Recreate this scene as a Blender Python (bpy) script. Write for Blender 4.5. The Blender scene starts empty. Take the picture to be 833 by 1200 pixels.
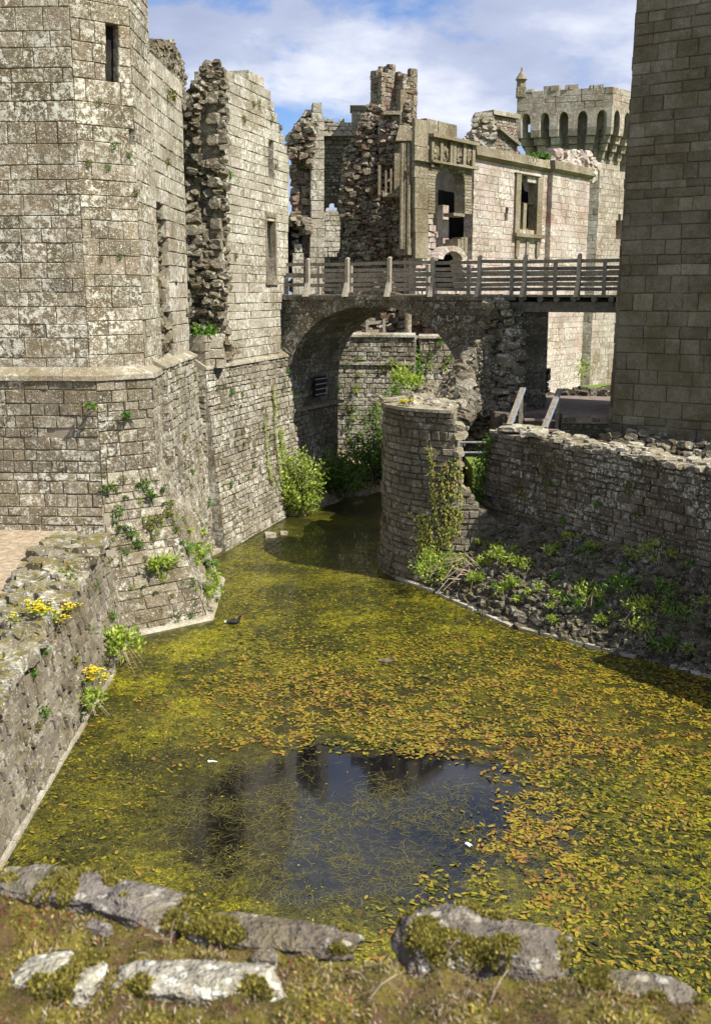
import bpy, math, random
from mathutils import Vector, noise as mn
rnd = random.Random(7)
R = math.radians
S = bpy.context.scene
COL = S.collection
# ---------------------------------------------------------------- camera numbers
FPX = 1170.0; CX, CY = 416.5, 600.0; EYE = 6.5
TH = math.atan(257/1170.0)
def ray(u, v):
    x = (u-CX)/FPX; w = (CY-v)/FPX
    return x, math.cos(TH)+w*math.sin(TH), -math.sin(TH)+w*math.cos(TH)
def on_z(u, v, z=0.0):
    x, y, d = ray(u, v); s = (z-EYE)/d
    return Vector((x*s, y*s, z))
def on_y(u, v, Y):
    x, y, d = ray(u, v); s = Y/y
    return Vector((x*s, Y, EYE+d*s))
# ---------------------------------------------------------------- node helper
def newmat(name):
    m = bpy.data.materials.new(name); m.use_nodes = True
    nt = m.node_tree; nt.nodes.clear()
    return m, nt
class NT:
    def __init__(s, nt): s.nt = nt
    def n(s, t, props=None, **ins):
        nd = s.nt.nodes.new(t)
        for k, v in (props or {}).items(): setattr(nd, k, v)
        for k, v in ins.items():
            k = k.replace('_', ' ')
            s.set(nd, k, v)
        return nd
    def set(s, nd, k, v):
        i = nd.inputs[int(k[1:])] if (k[0] == 'i' and k[1:].isdigit()) else nd.inputs[k]
        if hasattr(v, 'bl_idname') and hasattr(v, 'outputs'): v = v.outputs[0]
        if hasattr(v, 'is_output'): s.nt.links.new(v, i)
        else: i.default_value = v
    def math(s, op, a, b=0.0, c=0.0, clamp=False):
        nd = s.n('ShaderNodeMath', {'operation': op, 'use_clamp': clamp}); s.set(nd, 'i0', a); s.set(nd, 'i1', b)
        if op == 'MULTIPLY_ADD': s.set(nd, 'i2', c)
        return nd.outputs[0]
    def ramp(s, fac, stops, interp='LINEAR'):
        nd = s.n('ShaderNodeValToRGB'); cr = nd.color_ramp; cr.interpolation = interp
        while len(cr.elements) < len(stops): cr.elements.new(0.5)
        for e, (p, c) in zip(cr.elements, stops):
            e.position = p; e.color = (c[0], c[1], c[2], 1) if not isinstance(c, (int, float)) else (c, c, c, 1)
        s.set(nd, 'Fac', fac)
        return nd.outputs[0]
    def mix(s, fac, a, b, bt='MIX'):
        nd = s.n('ShaderNodeMix', {'data_type': 'RGBA', 'blend_type': bt}); s.set(nd, 'i0', fac)
        for i, v in ((6, a), (7, b)):
            if isinstance(v, tuple) and len(v) == 3: v = (*v, 1)
            s.set(nd, 'i%d' % i, v)
        return nd.outputs[2]
    def pos(s, scale=(1, 1, 1), off=(0, 0, 0)):
        g = s.n('ShaderNodeNewGeometry')
        return s.n('ShaderNodeMapping', Vector=g.outputs['Position'], Scale=scale, Location=off).outputs[0]
    def noise(s, sc, det=4, rough=.6, vec=None, dist=0.0):
        nd = s.n('ShaderNodeTexNoise', Scale=float(sc), Detail=float(det), Roughness=rough, Distortion=dist)
        s.set(nd, 'Vector', vec if vec is not None else s.pos())
        return nd.outputs[0]
    def vor(s, sc, feat='F1', vec=None, out=0):
        nd = s.n('ShaderNodeTexVoronoi', {'feature': feat}, Scale=float(sc))
        s.set(nd, 'Vector', vec if vec is not None else s.pos())
        return nd.outputs[out]
    def finish(s, col, rough=.9, bump=None, bs=.4, bd=.02, spec=.25, **kw):
        p = s.n('ShaderNodeBsdfPrincipled')
        s.set(p, 'Base Color', col if not (isinstance(col, tuple) and len(col) == 3) else (*col, 1))
        s.set(p, 'Roughness', rough); p.inputs['Specular IOR Level'].default_value = spec
        for k, v in kw.items(): s.set(p, k.replace('_', ' '), v)
        if bump is not None:
            b = s.n('ShaderNodeBump', Strength=bs, Distance=bd, Height=bump); s.set(p, 'Normal', b)
        o = s.n('ShaderNodeOutputMaterial'); s.set(o, 'Surface', p)
        return p
def stone_mat(name, cols, lichen=.3, moss=.3, dark=.3, off=0, red=.0, spot=7.0, gain=1.0, streak=.5, per=1.0, fine=0.0):
    m, nt = newmat(name); N = NT(nt)
    t = N.n('ShaderNodeAttribute', {'attribute_name': 'tint'}).outputs['Fac']
    off = (off*3.1, off*1.7, off*2.3)
    P = N.pos(off=off)
    tv = N.n('ShaderNodeVectorMath', {'operation': 'MULTIPLY_ADD'}); tc_ = N.n('ShaderNodeCombineXYZ'); N.set(tc_, 'i0', t); N.set(tc_, 'i1', t); N.set(tc_, 'i2', t)
    N.set(tv, 'i0', tc_); tv.inputs[1].default_value = (31*per, 17*per, 23*per); N.set(tv, 'i2', P); PB_ = tv.outputs[0]
    tf = N.math('FRACT', N.math('MULTIPLY', t, 37.3))
    n1 = N.noise(1.1, 4, .6, P); n2 = N.noise(9, 5, .7, P); n3 = N.noise(45, 3, .7, P)
    tt = N.math('ADD', N.math('MULTIPLY', t, .75), N.math('MULTIPLY_ADD', n2, .5, -.12))
    k = len(cols)
    c = N.ramp(tt, [(i/(k-1), tuple(q*gain for q in cc)) for i, cc in enumerate(cols)])
    # grain
    c = N.mix(1.0, c, N.ramp(n3, [(.28, .5), (.7, 1.3)]), 'MULTIPLY')
    # large patches of weathering
    c = N.mix(N.ramp(n1, [(.36, .85), (.62, 0.0)]), c, N.mix(1.0, c, (.56, .50, .38), 'MULTIPLY'))
    if red: c = N.mix(N.math('MULTIPLY', N.ramp(N.noise(.8, 3, .6, N.pos(off=(9, 3, 1))), [(.5, 0), (.62, 1)]), red), c, N.mix(1.0, c, (1.0, .72, .62), 'MULTIPLY'))
    # green-olive algae film
    c = N.mix(N.math('MULTIPLY', N.ramp(N.noise(2.1, 5, .7, N.pos(off=(4, 8, 2+off[0]))), [(.48, 0), (.68, 1)]), min(1, moss*1.2)), c, N.mix(1.0, c, (.88, .83, .56), 'MULTIPLY'))
    # dark run-off streaks
    sv = N.pos(scale=(1.6, 1.6, .16), off=off)
    sk = N.math('MULTIPLY', N.ramp(N.noise(1.4, 6, .72, sv), [(.5, 0), (.66, 1)]), streak*min(1.0, dark*2))
    c = N.mix(sk, c, N.mix(1.0, c, (.36, .35, .34), 'MULTIPLY'))
    c = N.mix(N.math('MULTIPLY', N.ramp(N.math('ADD', N.noise(5.5, 5, .75, PB_), N.math('MULTIPLY_ADD', tf, .16, -.08)), [(.50, 0), (.64, 1)]), dark), c, (.045, .04, .032))
    # lichen: crusts in patches + round spots
    if lichen > 0:
        area = N.ramp(N.noise(.9, 3, .6, N.pos(off=(1, 5, 7))), [(.38, .1), (.58, 1)])
        cr = N.ramp(N.math('ADD', N.noise(spot, 6, .78, PB_), N.math('MULTIPLY_ADD', tf, -.10*(.4+.6*per), .05)), [(.56-.05*lichen, 0), (.615-.05*lichen, 1)])
        v = N.n('ShaderNodeTexVoronoi', Scale=spot*1.7, Randomness=1.0); N.set(v, 'Vector', P)
        sp = N.math('MULTIPLY', N.math('LESS_THAN', v.outputs['Distance'], .26), N.ramp(N.n('ShaderNodeSeparateColor', Color=v.outputs['Color']).outputs[0], [(.62, 0), (.66, 1)]))
        if fine:
            v2 = N.n('ShaderNodeTexVoronoi', Scale=spot*3.6, Randomness=1.0); N.set(v2, 'Vector', P)
            s2 = N.math('MULTIPLY', N.math('LESS_THAN', v2.outputs['Distance'], .30), N.ramp(N.n('ShaderNodeSeparateColor', Color=v2.outputs['Color']).outputs[1], [(.55, 0), (.6, fine)]))
            sp = N.math('MAXIMUM', sp, s2)
        f = N.math('MULTIPLY', N.math('MAXIMUM', N.math('MULTIPLY', cr, area), N.math('MULTIPLY', sp, .8)), min(1.0, lichen*1.6))
        c = N.mix(f, c, N.mix(n3, (.50*gain, .485*gain, .40*gain), (.74*gain, .725*gain, .63*gain)))
    g = N.n('ShaderNodeNewGeometry')
    nz = N.n('ShaderNodeSeparateXYZ', Vector=g.outputs['Normal']).outputs[2]
    mf = N.math('MULTIPLY', N.math('MULTIPLY', N.ramp(nz, [(.45, 0), (.8, 1)]), N.ramp(N.noise(3.5, 4, .7), [(.42, 0), (.58, 1)])), moss)
    c = N.mix(mf, c, N.mix(n2, (.10, .09, .018), (.23, .19, .05)))
    h = N.math('ADD', N.math('MULTIPLY', n2, 1.0), N.math('MULTIPLY', n3, .5))
    N.finish(c, .92, h, .9, .05)
    return m
def mortar_mat(name, c1, c2):
    m, nt = newmat(name); N = NT(nt)
    c = N.mix(N.noise(12, 4, .7), c1, c2)
    N.finish(c, .95, N.noise(40, 3), .8, .02); return m
def plain(name, c1, c2, sc=8, rough=.8, bs=.3, spec=.3, **kw):
    m, nt = newmat(name); N = NT(nt)
    N.finish(N.mix(N.ramp(N.noise(sc, 4, .65), [(.35, 0), (.65, 1)]), c1, c2), rough, N.noise(sc*4, 3), bs, .01, spec, **kw); return m
def leafmat(name, cols, trans=.35, rough=.55):
    m, nt = newmat(name); N = NT(nt)
    t = N.n('ShaderNodeAttribute', {'attribute_name': 'tint'}).outputs['Fac']
    k = len(cols)
    c = N.ramp(t, [(i/(k-1), cc) for i, cc in enumerate(cols)])
    p = N.n('ShaderNodeBsdfPrincipled'); N.set(p, 'Base Color', c); N.set(p, 'Roughness', rough)
    p.inputs['Specular IOR Level'].default_value = .3
    tr = N.n('ShaderNodeBsdfTranslucent'); N.set(tr, 'Color', N.mix(1.0, c, (1.2, 1.25, .6), 'MULTIPLY'))
    mx = N.n('ShaderNodeMixShader'); N.set(mx, 'i0', trans); N.set(mx, 'i1', p); N.set(mx, 'i2', tr)
    N.set(N.n('ShaderNodeOutputMaterial'), 'Surface', mx); return m
# ---------------------------------------------------------------- mesh builder
class MB:
    def __init__(s): s.v = []; s.f = []; s.t = []; s.m = []
    def face(s, idx, tint=.5, mi=0): s.f.append(idx); s.t.append(tint); s.m.append(mi)
    def quadv(s, pts, tint=.5, mi=0):
        b = len(s.v); s.v.extend(pts); s.face(tuple(range(b, b+len(pts))), tint, mi)
    def hexa(s, p, tint=.5, mi=0, skip=()):
        # p: 8 points: bottom ring 0-3 (ccw), top ring 4-7
        b = len(s.v); s.v.extend(p)
        for k, q in enumerate(((0, 3, 2, 1), (4, 5, 6, 7), (0, 1, 5, 4), (1, 2, 6, 5), (2, 3, 7, 6), (3, 0, 4, 7))):
            if k not in skip: s.face(tuple(b+i for i in q), tint, mi)
    def box(s, c, sz, rz=0.0, tint=.5, mi=0, jit=0.0, rx=0.0, ry=0.0):
        ca, sa = math.cos(rz), math.sin(rz); pts = []
        for dz in (-.5, .5):
            for dx, dy in ((-.5, -.5), (.5, -.5), (.5, .5), (-.5, .5)):
                x, y, z = dx*sz[0], dy*sz[1], dz*sz[2]
                if jit: x += rnd.uniform(-jit, jit); y += rnd.uniform(-jit, jit); z += rnd.uniform(-jit, jit)
                if ry: x, z = x*math.cos(ry)+z*math.sin(ry), -x*math.sin(ry)+z*math.cos(ry)
                if rx: y, z = y*math.cos(rx)-z*math.sin(rx), y*math.sin(rx)+z*math.cos(rx)
                pts.append(Vector((c[0]+x*ca-y*sa, c[1]+x*sa+y*ca, c[2]+z)))
        s.hexa(pts, tint, mi)
    def beam(s, a, b, w, h, tint=.5, mi=0, up=Vector((0, 0, 1))):
        a = Vector(a); b = Vector(b); d = (b-a).normalized(); x = d.cross(up)
        if x.length < 1e-3: x = Vector((1, 0, 0))
        x.normalize(); y = x.cross(d)
        p = [q+x*(sx*w/2)+y*(sy*h/2) for q in (a, b) for sx, sy in ((-1, -1), (1, -1), (1, 1), (-1, 1))]
        s.hexa(p, tint, mi)
    def tube(s, pts, rad, n=6, tint=.5, mi=0):
        pts = [Vector(p) for p in pts]; rings = []
        for i, p in enumerate(pts):
            d = (pts[min(i+1, len(pts)-1)]-pts[max(i-1, 0)])
            if d.length < 1e-6: d = Vector((0, 0, 1))
            d.normalize(); up = Vector((0, 0, 1)) if abs(d.z) < .9 else Vector((1, 0, 0))
            x = d.cross(up).normalized(); y = x.cross(d)
            r = rad[i] if isinstance(rad, (list, tuple)) else rad
            b = len(s.v); rings.append(b)
            for k in range(n):
                a = 2*math.pi*k/n; s.v.append(p+x*(r*math.cos(a))+y*(r*math.sin(a)))
        for a, b in zip(rings, rings[1:]):
            for k in range(n): s.face((a+k, a+(k+1) % n, b+(k+1) % n, b+k), tint, mi)
        s.face(tuple(rings[0]+k for k in range(n))[::-1], tint, mi); s.face(tuple(rings[-1]+k for k in range(n)), tint, mi)
    def stone(s, c, sz, tint=None, mi=0, cut=.28, ax=None, jit=.16):
        # hewn lump: a cube with all its corners cut away and jittered, randomly turned
        if tint is None: tint = rnd.random()
        if ax is None:
            a, b2, g = rnd.uniform(0, 6.28), rnd.uniform(-.45, .45), rnd.uniform(-.45, .45)
        else: a, b2, g = ax
        ca, sa, cb, sb, cg, sg = math.cos(a), math.sin(a), math.cos(b2), math.sin(b2), math.cos(g), math.sin(g)
        def tr(x, y, z):
            y, z = y*cg-z*sg, y*sg+z*cg; x, z = x*cb+z*sb, -x*sb+z*cb; x, y = x*ca-y*sa, x*sa+y*ca
            return Vector((c[0]+x, c[1]+y, c[2]+z))
        b = len(s.v); idx = {}
        for sx in (-1, 1):
            for sy in (-1, 1):
                for sz_ in (-1, 1):
                    j = [rnd.uniform(1-jit, 1+jit*.6) for _ in range(3)]
                    ct = cut*rnd.uniform(.6, 1.7)
                    for k in range(3):
                        q = [sx*j[0], sy*j[1], sz_*j[2]]; q[k] *= (1-ct*2*.8)
                        idx[(sx, sy, sz_, k)] = len(s.v); s.v.append(tr(q[0]*sz[0]/2, q[1]*sz[1]/2, q[2]*sz[2]/2))
        for sx in (-1, 1):
            for sy in (-1, 1):
                for sz_ in (-1, 1): 
                    o = (0, 1, 2) if sx*sy*sz_ > 0 else (0, 2, 1)
                    s.face(tuple(idx[(sx, sy, sz_, k)] for k in o), tint, mi)
        for ax_ in range(3):
            o = [k for k in range(3) if k != ax_]
            for sg_ in (-1, 1):
                ring = []
                for (p, q) in ((-1, -1), (1, -1), (1, 1), (-1, 1)):
                    key = [0, 0, 0]; key[ax_] = sg_; key[o[0]] = p; key[o[1]] = q
                    e0 = idx[(*key, o[0])]; e1 = idx[(*key, o[1])]
                    ring += ([e1, e0] if p*q > 0 else [e0, e1])
                if (sg_ > 0) != (ax_ == 1): ring = ring
                else: ring = ring[::-1]
                s.face(tuple(ring), tint, mi)
    def build(s, name, mats, parent=None, base=None, smooth=False):
        me = bpy.data.meshes.new(name)
        o = bpy.data.objects.new(name, me); COL.objects.link(o)
        b = Vector((0, 0, 0))
        if parent is not None:
            o.parent = parent; b = Vector(parent['_b'])if '_b' in parent else b
        elif base is not None: o.location = base; b = Vector(base)
        me.from_pydata([tuple(Vector(p)-b) for p in s.v], [], s.f)
        at = me.attributes.new('tint', 'FLOAT', 'FACE'); at.data.foreach_set('value', s.t)
        if not isinstance(mats, (list, tuple)): mats = [mats]
        for m in mats: me.materials.append(m)
        if len(mats) > 1: me.polygons.foreach_set('material_index', s.m)
        if smooth: me.polygons.foreach_set('use_smooth', [True]*len(s.f))
        me.update(); o['_b'] = tuple(b)
        return o
def tag(o, label=None, cat=None, group=None, kind=None):
    for k, v in (('label', label), ('category', cat), ('group', group), ('kind', kind)):
        if v: o[k] = v
    return o
def thing(name, label, cat, loc, group=None):
    o = bpy.data.objects.new(name, None); COL.objects.link(o); o.location = loc; o.empty_display_size = .2
    o['_b'] = tuple(loc); return tag(o, label, cat, group)
# ---------------------------------------------------------------- wall surfaces
class Plane:
    """vertical wall plane A->B in plan; n points to the camera side; batter(z) pushes the face outward"""
    def __init__(s, x0, y0, x1, y1, batter=None, flip=False, cam=True):
        s.p = Vector((x0, y0, 0)); d = Vector((x1-x0, y1-y0, 0)); s.L = d.length; s.d = d/s.L
        s.n = Vector((s.d.y, -s.d.x, 0))
        if cam and s.n.dot(-s.p) < 0: s.n = -s.n
        if flip: s.n = -s.n
        s.b = batter or (lambda z: 0.0)
        s.hand = 1 if s.n.dot(Vector((s.d.y, -s.d.x, 0))) > 0 else -1
    def F(s, a, z, d=0.0): return s.p+s.d*a+s.n*(d+s.b(z))+Vector((0, 0, z))
    def px(s, u, v):
        rx, ry, rz = ray(u, v)
        # with batter: iterate
        off = 0.0
        for _ in range(6):
            q = s.p+s.n*off
            det = rx*(-s.d.y)+ry*s.d.x
            t = (q.x*(-s.d.y)+q.y*s.d.x)/det
            a = ((rx*t-q.x)*s.d.x+(ry*t-q.y)*s.d.y); z = EYE+rz*t
            off = s.b(z)
        return (a, z)
    def poly(s, pts): return [s.px(*p) for p in pts]
class Cyl:
    def __init__(s, cx, cy, r, batter=None): s.c = Vector((cx, cy, 0)); s.r = r; s.b = batter or (lambda z: 0.0); s.hand = 1
    def F(s, a, z, d=0.0):
        th = a/s.r; rr = s.r+d+s.b(z)
        return s.c+Vector((math.cos(th)*rr, math.sin(th)*rr, z))
def scan(polys, z):
    xs = []
    for P in polys:
        for i in range(len(P)):
            (a, za), (b, zb) = P[i], P[(i+1) % len(P)]
            if (za <= z) != (zb <= z): xs.append(a+(z-za)*(b-a)/(zb-za))
    xs.sort(); return list(zip(xs[::2], xs[1::2]))
def masonry(mb, W, polys, ch=.3, bw=.5, T=.6, gap=.008, jit=.006, prot=.012, rag=0.0, hv=.18, chf=.012, miss=0.0, seed=0, curve=0, zlock=(), nofront=False, tj=1.0, tb=0.0, inset=.02):
    r = random.Random(seed*977+11)
    inset = max(inset, prot+.018) if inset < .09 else inset
    zs = [z for P in polys[:1] for _, z in P]; z0, z1 = min(zs), max(zs)
    F = W.F; h = W.hand
    locks = sorted(list(zlock)+[z1]); z = z0; rows = []
    for lk in locks:
        if lk <= z+.01: continue
        k = max(1, round((lk-z)/ch)); ws = [r.uniform(1-hv, 1+hv) for _ in range(k)]; sm = sum(ws)
        H_ = lk-z
        for w in ws: rows.append((z, z+H_*w/sm)); z += H_*w/sm
        z = lk
    for za, zb in rows:
        rt = r.uniform(-.12, .12)
        iv = scan(polys, (za+zb)/2)
        for a, b in iv:
            if rag:
                a += r.uniform(-rag, rag*.6); b += r.uniform(-rag*.6, rag)
            if b-a < .04: continue
            cuts = [a]; x = a+bw*r.uniform(.3, 1.2)
            while x < b-bw*.35: cuts.append(x); x += bw*r.uniform(.55, 1.5)
            cuts.append(b)
            for c0, c1 in zip(cuts, cuts[1:]):
                tint = min(1, max(0, .5+tb+rt+r.gauss(0, .22)*tj))
                seg = max(1, int(math.ceil((c1-c0)/curve))) if curve else 1
                # core behind the face
                for k in range(seg):
                    e0 = c0+(c1-c0)*k/seg; e1 = c0+(c1-c0)*(k+1)/seg
                    p = [F(e0, za, -inset), F(e1, za, -inset), F(e1, za, -T), F(e0, za, -T), F(e0, zb, -inset), F(e1, zb, -inset), F(e1, zb, -T), F(e0, zb, -T)]
                    bi = len(mb.v); mb.v.extend(p)
                    for q, mi in (((0, 1, 5, 4), 1), ((1, 2, 6, 5), 0), ((2, 3, 7, 6), 0), ((3, 0, 4, 7), 0), ((4, 5, 6, 7), 0), ((0, 3, 2, 1), 0)):
                        mb.face(tuple(bi+i for i in q), tint, mi)
                if nofront or r.random() < miss: continue
                g = gap; pr = r.uniform(-prot, prot); tl = r.uniform(-prot, prot)*.6
                for k in range(seg):
                    f0 = c0+(c1-c0)*k/seg+(g if k == 0 else 0); f1 = c0+(c1-c0)*(k+1)/seg-(g if k == seg-1 else 0)
                    j = lambda: r.uniform(-jit, jit)
                    q = [(f0+j(), za+g+j()), (f1+j(), za+g+j()), (f1+j(), zb-g+j()), (f0+j(), zb-g+j())]
                    mx = (f0+f1)/2; mz = (za+zb)/2
                    cf = min(chf, (f1-f0)*.3, (zb-za)*.3)
                    bi = len(mb.v)
                    for (s_, z_) in q: mb.v.append(F(s_, z_, -inset-.01))
                    for (s_, z_) in q: mb.v.append(F(s_, z_, pr-cf*.8))
                    for i_, (s_, z_) in enumerate(q): mb.v.append(F(s_+(cf if s_ < mx else -cf), z_+(cf if z_ < mz else -cf), pr+(tl if i_ in (1, 2) else -tl)))
                    for i_ in range(4):
                        n_ = (i_+1) % 4
                        mb.face((bi+i_, bi+n_, bi+4+n_, bi+4+i_), tint); mb.face((bi+4+i_, bi+4+n_, bi+8+n_, bi+8+i_), tint)
                    mb.face((bi+8, bi+9, bi+10, bi+11), tint)
def rubble(mb, W, polys, sp=.16, sz=(.12, .3), depth=(-.1, .06), seed=0, flat=.62, hfn=None, T=None, core=True, rag=.08, tb=0.0):
    """broken wall core: lumps of stone packed over a polygon on the surface W, on a solid core"""
    r = random.Random(seed*131+5)
    zs = [z for P in polys for _, z in P]; z = min(zs); z1 = max(zs)
    if core: masonry(mb, W, polys, ch=sp*1.3, bw=sp*3, T=T or .8, rag=rag, seed=seed, nofront=True, inset=.10, tb=tb)
    while z < z1:
        dz = sp*flat*r.uniform(.8, 1.2)
        for a, b in scan(polys, z):
            x = a+r.uniform(-.2, .3)*sp
            while x < b+sp*.2:
                w = r.uniform(*sz); hh = w*r.uniform(.4, .85); dd = w*r.uniform(.8, 1.3)
                d = r.uniform(*depth)+(hfn(x, z) if hfn else 0)
                p = W.F(x, z+r.uniform(-.3, .3)*dz, d)
                t = W.F(x+.01, z, d)-W.F(x, z, d); ang = math.atan2(t.y, t.x)
                mb.stone(p, (w*1.15, dd, hh), min(1, max(0, r.gauss(.5+tb, .25))), ax=(ang+r.uniform(-.5, .5), r.uniform(-.35, .35), r.uniform(-.4, .4)))
                x += w*r.uniform(.65, .95)
        z += dz
# ---------------------------------------------------------------- materials
ASH = [(.10, .085, .058), (.19, .162, .11), (.27, .232, .162), (.31, .25, .185), (.36, .33, .245)]
M = {}
M['tower'] = stone_mat('lichened_ashlar', ASH, lichen=.72, moss=.45, dark=.2, spot=9.5, gain=1.1, per=.15, fine=1.0)
M['ash'] = stone_mat('pale_ashlar', [(.22, .195, .145), (.33, .30, .23), (.42, .38, .30), (.45, .395, .325), (.52, .485, .395)], lichen=.7, moss=.3, dark=.12, off=2, spot=8, gain=1.0, streak=.25, per=.15, fine=.5)
M['moat'] = stone_mat('damp_rubble_stone', [(.16, .14, .105), (.26, .23, .175), (.35, .315, .245), (.44, .405, .33)], lichen=.55, moss=.4, dark=.35, off=3, spot=7, gain=1.0, streak=.9, per=.1, fine=.7)
M['bridge'] = stone_mat('bridge_stone', [(.10, .088, .068), (.15, .132, .10), (.20, .175, .13), (.24, .21, .16)], lichen=.45, moss=.5, dark=.22, off=4, spot=9)
M['curtain'] = stone_mat('curtain_stone', [(.08, .068, .052), (.15, .128, .10), (.22, .19, .15), (.30, .265, .215)], lichen=.5, moss=.3, dark=.36, off=5, spot=11, streak=.3)
M['bastion'] = stone_mat('bastion_stone', [(.13, .112, .085), (.20, .175, .135), (.27, .24, .185), (.34, .30, .24)], lichen=.3, moss=.35, dark=.16, off=6, spot=9, streak=.4)
M['rubble'] = stone_mat('rubble_core', [(.08, .068, .05), (.17, .145, .105), (.26, .225, .165), (.38, .335, .25)], lichen=.4, moss=.45, dark=.28, off=7, spot=12, streak=.2)
M['redrubble'] = stone_mat('red_rubble', [(.08, .062, .048), (.22, .125, .09), (.24, .20, .15), (.34, .30, .23), (.44, .39, .30)], lichen=.5, moss=.5, dark=.25, off=8, red=.35, spot=12, streak=.2)
M['hall'] = stone_mat('pink_buff_ashlar', [(.35, .28, .25), (.47, .405, .36), (.54, .43, .40), (.60, .555, .51)], lichen=.7, moss=.12, dark=.12, off=9, red=.4, spot=9, gain=1.0, streak=.25, per=.1, fine=.4)
M['dress'] = stone_mat('dressed_stone', [(.20, .17, .115), (.29, .25, .175), (.36, .315, .23)], lichen=.3, moss=.3, dark=.16, off=10, spot=10, streak=.6)
M['dark'] = stone_mat('sooty_stone', [(.05, .045, .036), (.09, .08, .062), (.13, .115, .09), (.18, .16, .13)], lichen=.28, moss=.3, dark=.4, off=11, spot=10)  # darker stone tones; shade of the far pier rubble is put into them
M['footrub'] = stone_mat('slope_stone', [(.05, .043, .034), (.10, .088, .07), (.14, .125, .10), (.22, .20, .165)], lichen=.3, moss=.5, dark=.4, off=15, spot=14)
M['far'] = stone_mat('tower_stone', [(.28, .24, .195), (.37, .325, .27), (.43, .375, .32), (.50, .455, .385)], lichen=.35, moss=.12, dark=.12, off=12, spot=5, red=.3, streak=.3, per=.1, fine=.4)
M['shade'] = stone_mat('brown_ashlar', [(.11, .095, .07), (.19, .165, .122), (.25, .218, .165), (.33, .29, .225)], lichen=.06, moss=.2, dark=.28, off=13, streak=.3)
M['cap'] = stone_mat('coping_stone', [(.30, .27, .21), (.40, .36, .29), (.47, .43, .35)], lichen=.55, moss=.35, dark=.12, off=14, spot=10)
M['walltop'] = stone_mat('mossy_wall_top', [(.09, .075, .055), (.22, .195, .15), (.36, .33, .27), (.50, .47, .40)], lichen=.6, moss=.9, dark=.35, off=24, spot=9, per=1.0)
M['towerlow'] = stone_mat('lower_shaft_ashlar', [(.10, .084, .058), (.175, .148, .103), (.245, .21, .152), (.31, .265, .195), (.36, .32, .25)], lichen=.5, moss=.5, dark=.3, off=25, spot=9, per=.3, fine=.8, streak=.8)
M['kerb'] = stone_mat('stained_kerb', [(.38, .34, .27), (.52, .48, .39), (.62, .58, .48)], lichen=.3, moss=.15, dark=.2, off=22, spot=9)
M['mortar'] = mortar_mat('mortar', (.085, .073, .055), (.17, .148, .115))
M['smortar'] = mortar_mat('brown_mortar', (.06, .05, .036), (.11, .095, .07))
M['pmortar'] = mortar_mat('pale_mortar', (.17, .145, .11), (.30, .26, .20))
M['wood'] = plain('weathered_timber', (.13, .112, .085), (.26, .228, .18), 14, .85, .5)
M['post'] = plain('pale_post_timber', (.22, .195, .155), (.36, .32, .26), 14, .85, .4)
M['darkwood'] = plain('dark_timber', (.07, .062, .05), (.14, .125, .10), 12, .85, .5)
M['void'] = plain('dark_interior', (.012, .011, .01), (.03, .026, .022), 3, 1.0, .2)  # near-black colour standing in for shade inside openings and recesses
M['iron'] = plain('grey_iron', (.22, .23, .24), (.34, .35, .36), 8, .5, .1, .5)
M['blue'] = plain('blue_grey_rail', (.16, .20, .27), (.26, .31, .40), 8, .45, .1, .5)
M['floor'] = plain('worn_floor', (.13, .10, .082), (.22, .175, .145), 5, .95, .6)
M['path'] = plain('sandy_path', (.20, .15, .095), (.40, .32, .22), 9, .95, .5)
M['grassg'] = plain('grass_ground', (.07, .12, .018), (.15, .21, .035), 9, .95, .8)
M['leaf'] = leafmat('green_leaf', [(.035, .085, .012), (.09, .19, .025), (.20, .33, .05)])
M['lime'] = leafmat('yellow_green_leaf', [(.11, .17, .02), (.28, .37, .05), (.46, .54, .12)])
M['ivy'] = leafmat('ivy_leaf', [(.06, .11, .012), (.19, .24, .03), (.34, .34, .06), (.30, .17, .05)], .2)
M['mossy'] = leafmat('moss_tuft', [(.05, .065, .01), (.14, .15, .02), (.24, .22, .05)], .15, .9)
M['dry'] = leafmat('dry_stem', [(.16, .12, .08), (.32, .25, .17), (.48, .40, .30)], .1, .8)
M['yellow'] = leafmat('yellow_petal', [(.75, .50, .01), (.9, .68, .02)], .2)
M['drygreen'] = leafmat('dry_shrub', [(.08, .07, .02), (.16, .14, .04), (.22, .14, .07)], .15, .8)
BK = [M['moat'], M['mortar']]
# ================================================================ GEOMETRY
def lin(z0, z1, top):     # batter: `z0` is where it starts (going down), `top` m out at z1=0
    return lambda z: 0.0 if z >= z0 else top*((z0-z)/(z0-z1))
# ---------------------------------------------------------------- water, pond bed and ground
def ground_ring():
    import bmesh
    bm = bmesh.new()
    Z = 1.45
    outer = [(-400, -300), (400, -300), (400, 700), (-400, 700)]
    hole = [(-5.3, 5.0), (-5.4, 15), (-5.9, 18.5), (-7, 22), (-5, 26), (-3.6, 31), (-3.2, 36), (2, 37.5), (6.2, 37.5), (6.2, 31.0), (3.6, 25.2), (3.6, 23), (6.6, 18.4), (11, 12), (11, 1.0), (-5.3, 1.0)]
    es = []
    for loop in (outer, hole):
        vs = [bm.verts.new((x, y, Z)) for x, y in loop]
        es += [bm.edges.new((vs[i], vs[(i+1) % len(vs)])) for i in range(len(vs))]
    bmesh.ops.triangle_fill(bm, use_beauty=True, edges=es)
    me = bpy.data.meshes.new('ground'); bm.to_mesh(me); me.materials.append(M['grassg'])
    o = bpy.data.objects.new('ground', me); COL.objects.link(o); tag(o, kind='structure', label='short grass ground around the ruin and moat', cat='ground')
ground_ring()
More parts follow.
